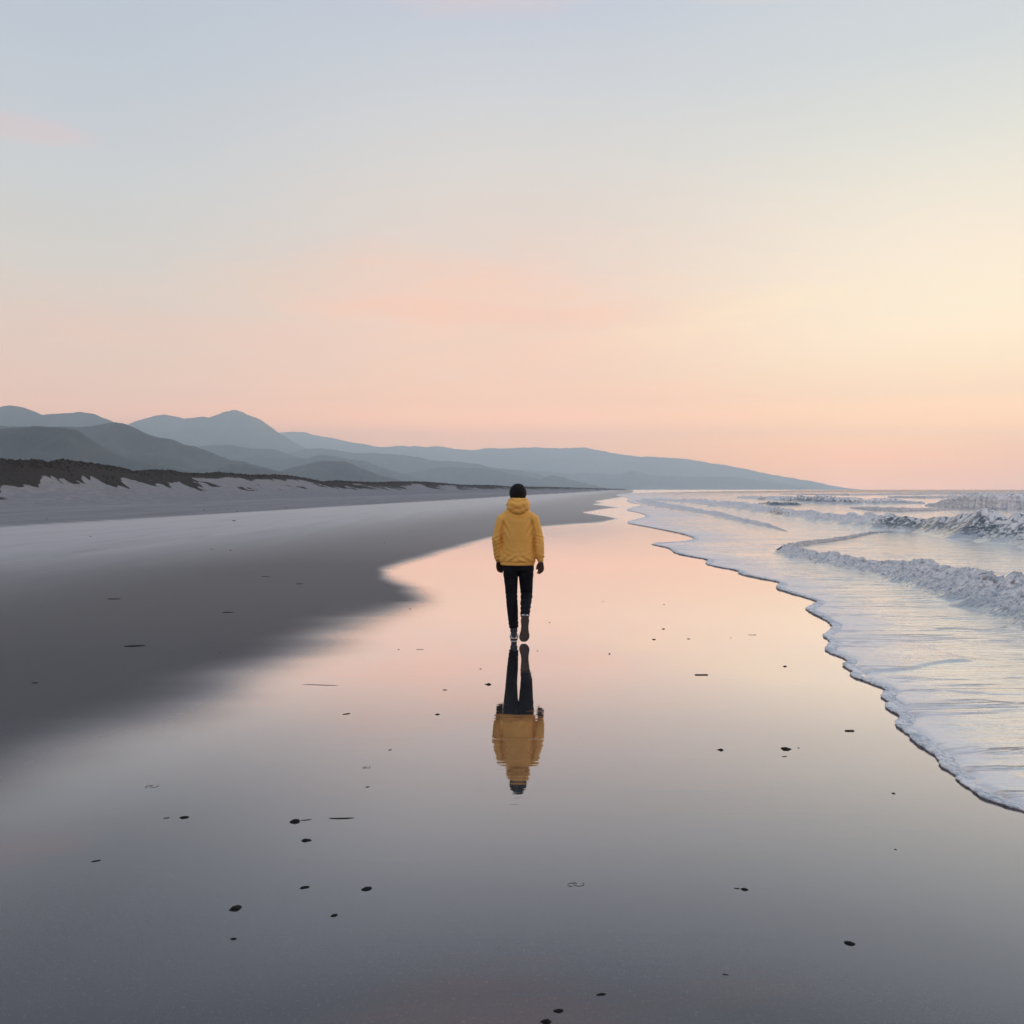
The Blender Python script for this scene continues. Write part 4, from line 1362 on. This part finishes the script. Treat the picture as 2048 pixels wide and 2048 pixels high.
# kind, x, y in the 2048 px photograph, length in px, height in px, turn (degrees), label
G1, G2, G3 = 'dark pebbles scattered on the beach', 'scraps of seaweed stranded on the beach', 'twigs and sticks lying on the beach'
ITEMS = [
    ('pebble', 369, 1635, 19, 5, 4, 'flat oval black pebble alone left of the lumpy stone with the thin strand'),
    ('pebble', 590, 1643, 20, 9, 12, 'lumpy black stone with a thin strand trailing to its right'),
    ('humped', 613, 1681, 21, 6, 0, 'two humped black stone just below the lumpy stone with the strand'),
    ('pebble', 609, 1775, 18, 5, 9, 'slim dark pebble left of the longer tilted one on the dim wet sand'),
    ('pebble', 734, 1778, 22, 7, 10, 'tilted dark pebble, right one of the level pair below the walker reflection'),
    ('pebble', 471, 1817, 24, 9, 18, 'largest wedge shaped dark pebble near the lower left, tilted up to the right'),
    ('pebble', 668, 1831, 14, 5, 15, 'small tilted pebble below the slim pair on the dim wet sand'),
    ('pebble', 467, 1878, 12, 4, 0, 'faint grey pebble lying below the wedge shaped one'),
    ('strand', 192, 1722, 18, 3, 10, 'short dark strand of weed alone at the far lower left'),
    ('loop', 304, 1573, 30, 6, 6, 'thin pale double curl of weed above the flat oval pebble'),
    ('strand', 333, 1636, 13, 2, 4, 'faint short strand just left of the flat oval pebble'),
    ('strand', 683, 1637, 52, 3, 2, 'long faint wisp of weed right of the lumpy black stone'),
    ('strand', 612, 1640, 22, 2, 6, 'thin strand trailing from the lumpy black stone'),
    ('pebble', 735, 1574, 9, 2, 6, 'tiny dark pebble left of the head of the walker reflection'),
    ('loop', 1152, 1769, 39, 9, 4, 'thin curled ring of foam low in the picture right of the reflection'),  # ring of foam, built as a thin loop
    ('pebble', 1489, 1779, 14, 5, -4, 'small black pebble on the dim wet sand, the one with a hair thin tail'),
    ('strand', 1474, 1777, 12, 1, 0, 'hair thin tail of weed reaching left from a small black pebble'),
    ('pebble', 1699, 1887, 20, 7, -10, 'oval dark pebble alone near the lower right corner'),
    ('pebble', 1117, 2022, 19, 6, 2, 'middle dark pebble of the three at the bottom edge'),
    ('humped', 1092, 2044, 20, 8, 0, 'dark pebble cut by the bottom edge of the picture'),
    ('pebble', 1202, 1989, 19, 4, 5, 'smooth flat pebble, right one of the three near the bottom edge'),
    ('strand', 1451, 1949, 12, 2, 0, 'barely visible scrap of weed in the dim water at lower right'),
    ('humped', 976, 1369, 14, 6, 0, 'humped black pebble just left of the legs of the walker reflection'),
    ('pebble', 890, 1380, 9, 2, 0, 'short dark pebble left of the walker reflection, upper one of two flat ones'),
    ('pebble', 875, 1429, 11, 3, 0, 'flat dark pebble left of the hands of the walker reflection'),
    ('strand', 693, 1428, 18, 4, 10, 'short thick stub of weed on the peach reflection left of the walker'),
    ('strand', 780, 1500, 9, 3, 8, 'small dark stub left of the shoulder of the walker reflection'),
    ('loop', 733, 1535, 18, 5, 10, 'tiny pale tangle of foam left of the reflected shoulders'),  # patch of foam, built as a thin loop
    ('humped', 1441, 1500, 13, 6, -4, 'notched black scrap like a small leaf on the calm film right of the walker'),
    ('humped', 1572, 1498, 22, 7, 2, 'largest black clump of weed near the foam edge, pointed at both ends'),
    ('strand', 1569, 1513, 12, 2, 2, 'thin dark strand just below the large pointed clump'),
    ('pebble', 1597, 1496, 5, 2, -10, 'dot sized pebble just right of the large pointed clump'),
    ('twig', 1699, 1462, 18, 3, 0, 'short straight twig beside the foam edge'),
    ('pebble', 1570, 1333, 8, 4, 0, 'small black pebble on the cream reflection near the foam edge'),
    ('twig', 1403, 1350, 27, 2, 0, 'long thin pale brown stick on the cream reflection'),
    ('pebble', 1327, 1258, 7, 3, 0, 'upper pebble of the little group right of the shoes'),
    ('pebble', 1308, 1279, 8, 3, 0, 'left pebble of the little group right of the shoes'),
    ('pebble', 1377, 1278, 7, 2, 0, 'right pebble of the little group right of the shoes'),
    ('pebble', 1510, 1270, 5, 2, 0, 'dot sized pebble with a faint line, level with the shoes'),
    ('strand', 1502, 1270, 14, 1, 0, 'faint line of weed beside a dot sized pebble'),
    ('pebble', 1219, 1308, 4, 4, 0, 'round dot of a pebble below right of the shoes'),
    ('pebble', 1206, 1203, 4, 1, 0, 'tiny flat speck level with the walker knees'),
    ('pebble', 1328, 1209, 3, 2, 0, 'tiny dot of grit right of the speck level with the knees'),
    ('pebble', 1462, 1276, 4, 1, 0, 'tiny flat dot between two pebbles right of the shoes'),
    ('pebble', 1075, 1302, 3, 2, 0, 'tiny dot of grit beside the raised shoe'),
    ('pebble', 1099, 1245, 3, 2, 0, 'tiny dot of grit right of the raised shoe'),
    ('pebble', 961, 1338, 5, 2, 0, 'speck of grit above the humped pebble by the reflection'),
    ('pebble', 797, 1299, 4, 2, 0, 'speck of grit on the pink film near the soft sand edge'),
    ('strand', 840, 1299, 18, 1, 0, 'thin line of weed on the pink film near the soft sand edge'),
    ('pebble', 1787, 1587, 8, 3, -8, 'small pebble below the last bend of the foam edge'),
    ('pebble', 1791, 1699, 5, 2, -20, 'tiny tilted pebble on the dim film at right'),
    ('strand', 641, 1370, 80, 1, 0, 'very long hair thin ripple line on the pink film'),  # ripple in the water, stood in for by a thin strand
    ('kelp', 228, 1198, 29, 3, 0, 'dark strap of kelp on the grey sand at left, upper one'),
    ('kelp', 456, 1225, 24, 3, 1, 'dark strap of kelp on the grey sand nearer the middle'),
    ('kelp', 269, 1292, 44, 4, 2, 'longest dark strap of kelp, pinched near its left end'),
    ('kelp', 599, 1168, 16, 3, 2, 'short dark strap of kelp close to the sand tongue'),
    ('kelp', 531, 1153, 18, 2, 0, 'short thin strap of kelp left of the one by the sand tongue'),
    ('kelp', 70, 1366, 16, 3, -2, 'small strap of kelp at the far left of the dark sand'),
    ('strand', 417, 1137, 30, 1, 0, 'faint broken line of weed on the damp sand'),
    ('strand', 465, 1143, 9, 1, 0, 'short faint dash of weed right of the broken line'),
    ('pebble', 468, 1042, 9, 3, 0, 'grey pebble on the pale band of dry sand'),
    ('pebble', 423, 1099, 4, 2, 0, 'left dot of two on the lower edge of the pale sand band'),
    ('pebble', 461, 1101, 5, 2, 0, 'right dot of two on the lower edge of the pale sand band'),
    ('strand', 621, 1070, 9, 1, 0, 'small dash of weed on the pale sand band near the middle'),
    ('pebble', 769, 1086, 4, 2, 0, 'dot of grit on the dark sand left of the walker'),
    ('strand', 150, 1080, 10, 1, 0, 'small dash of weed on the pale sand band at far left'),
    ('pebble', 181, 1073, 4, 2, 0, 'dot beside the dash of weed on the pale sand band'),
    ('strand', 300, 1029, 24, 1, 0, 'broken dash of driftweed where the grey sand meets the pale band'),
    ('pebble', 93, 1039, 4, 2, 0, 'dark dot on the grey sand at far left'),
    ('strand', 20, 1047, 10, 1, 0, 'dash of weed at the left edge on grey sand'),
    ('strand', 389, 1010, 9, 1, 0, 'dash of driftweed below the dunes'),
    ('pebble', 408, 1021, 4, 2, 0, 'left dot of three below the dunes'),
    ('pebble', 456, 1020, 5, 1, 0, 'middle flat dot of three below the dunes'),
    ('pebble', 474, 1023, 4, 2, 0, 'right dot of three below the dunes'),
    ('pebble', 572, 1017, 5, 2, 0, 'dark dot on the edge of the pale band nearest the middle'),
    ('pebble', 440, 1306, 4, 1, 0, 'tiny speck on the dark damp sand below the kelp'),
    ('pebble', 820, 1218, 4, 2, 0, 'speck on the bluish edge of the wet film'),
]
for k, (kind, px_, py_, ln_, ht, rt, lab) in enumerate(ITEMS):
    x_, y_ = ground_xy(px_, py_)
    m_ = math.hypot(y_, EYE) / F                # metres per pixel across
    w2 = ln_ * m_ * 0.45
    el_ = EYE / math.hypot(x_, y_, EYE)         # sine of the viewing angle
    h2 = ht * m_ * 0.85
    dep = min(w2 * 0.9, 0.45 * h2 / max(el_, 0.05))   # half depth on the ground
    if kind in ('pebble', 'humped'):
        me = pebble_mesh(k + 1, w2, max(dep, 0.5 * h2), h2 * 0.50, 3 if kind == 'humped' else 1)
        me.materials.append(M_PEB)
        o = bpy.data.objects.new('pebble', me)
        tag(o, lab, 'pebble', G1)
    elif kind == 'loop':
        me = loop_mesh(k, w2, min(w2 * 0.8, 0.5 * h2 / el_), 0.0016)
        me.materials.append(M_SHELL)
        o = bpy.data.objects.new('weed_foam_curl', me)
        tag(o, lab, 'seaweed', G2)
    elif kind == 'twig':
        me = strand_mesh(k, 2 * w2, max(0.006, h2 * 0.45), curve=0.02, ends=0.8)
        me.materials.append(M_TWIG)
        o = bpy.data.objects.new('twig', me)
        tag(o, lab, 'twig', G3)
    else:
        if kind == 'kelp':
            me = strand_mesh(k, 2 * w2, min(w2 * 0.6, 0.5 * h2 / max(el_, 0.05)) * 0.8, h2 * 0.28, curve=0.03, ends=0.25)
        else:
            me = strand_mesh(k, 2 * w2, max(0.0025, min(w2 * 0.3, 0.35 * h2 / max(el_, 0.05))), max(0.0015, h2 * 0.2), curve=0.10, ends=0.2)
        me.materials.append(M_WEED if (ht > 2 or kind == 'kelp') else M_SHELL)
        o = bpy.data.objects.new('seaweed_strand', me)
        tag(o, lab, 'seaweed', G2)
    COL.objects.link(o)
    lay(o, px_, py_, math.radians(rt) / max(el_, 0.25))
    if y_ > 40 and 0.133 * y_ - x_ > 20:
        o.location.z = 0.35 * float(sstep(20, 90, 0.133 * y_ - x_))
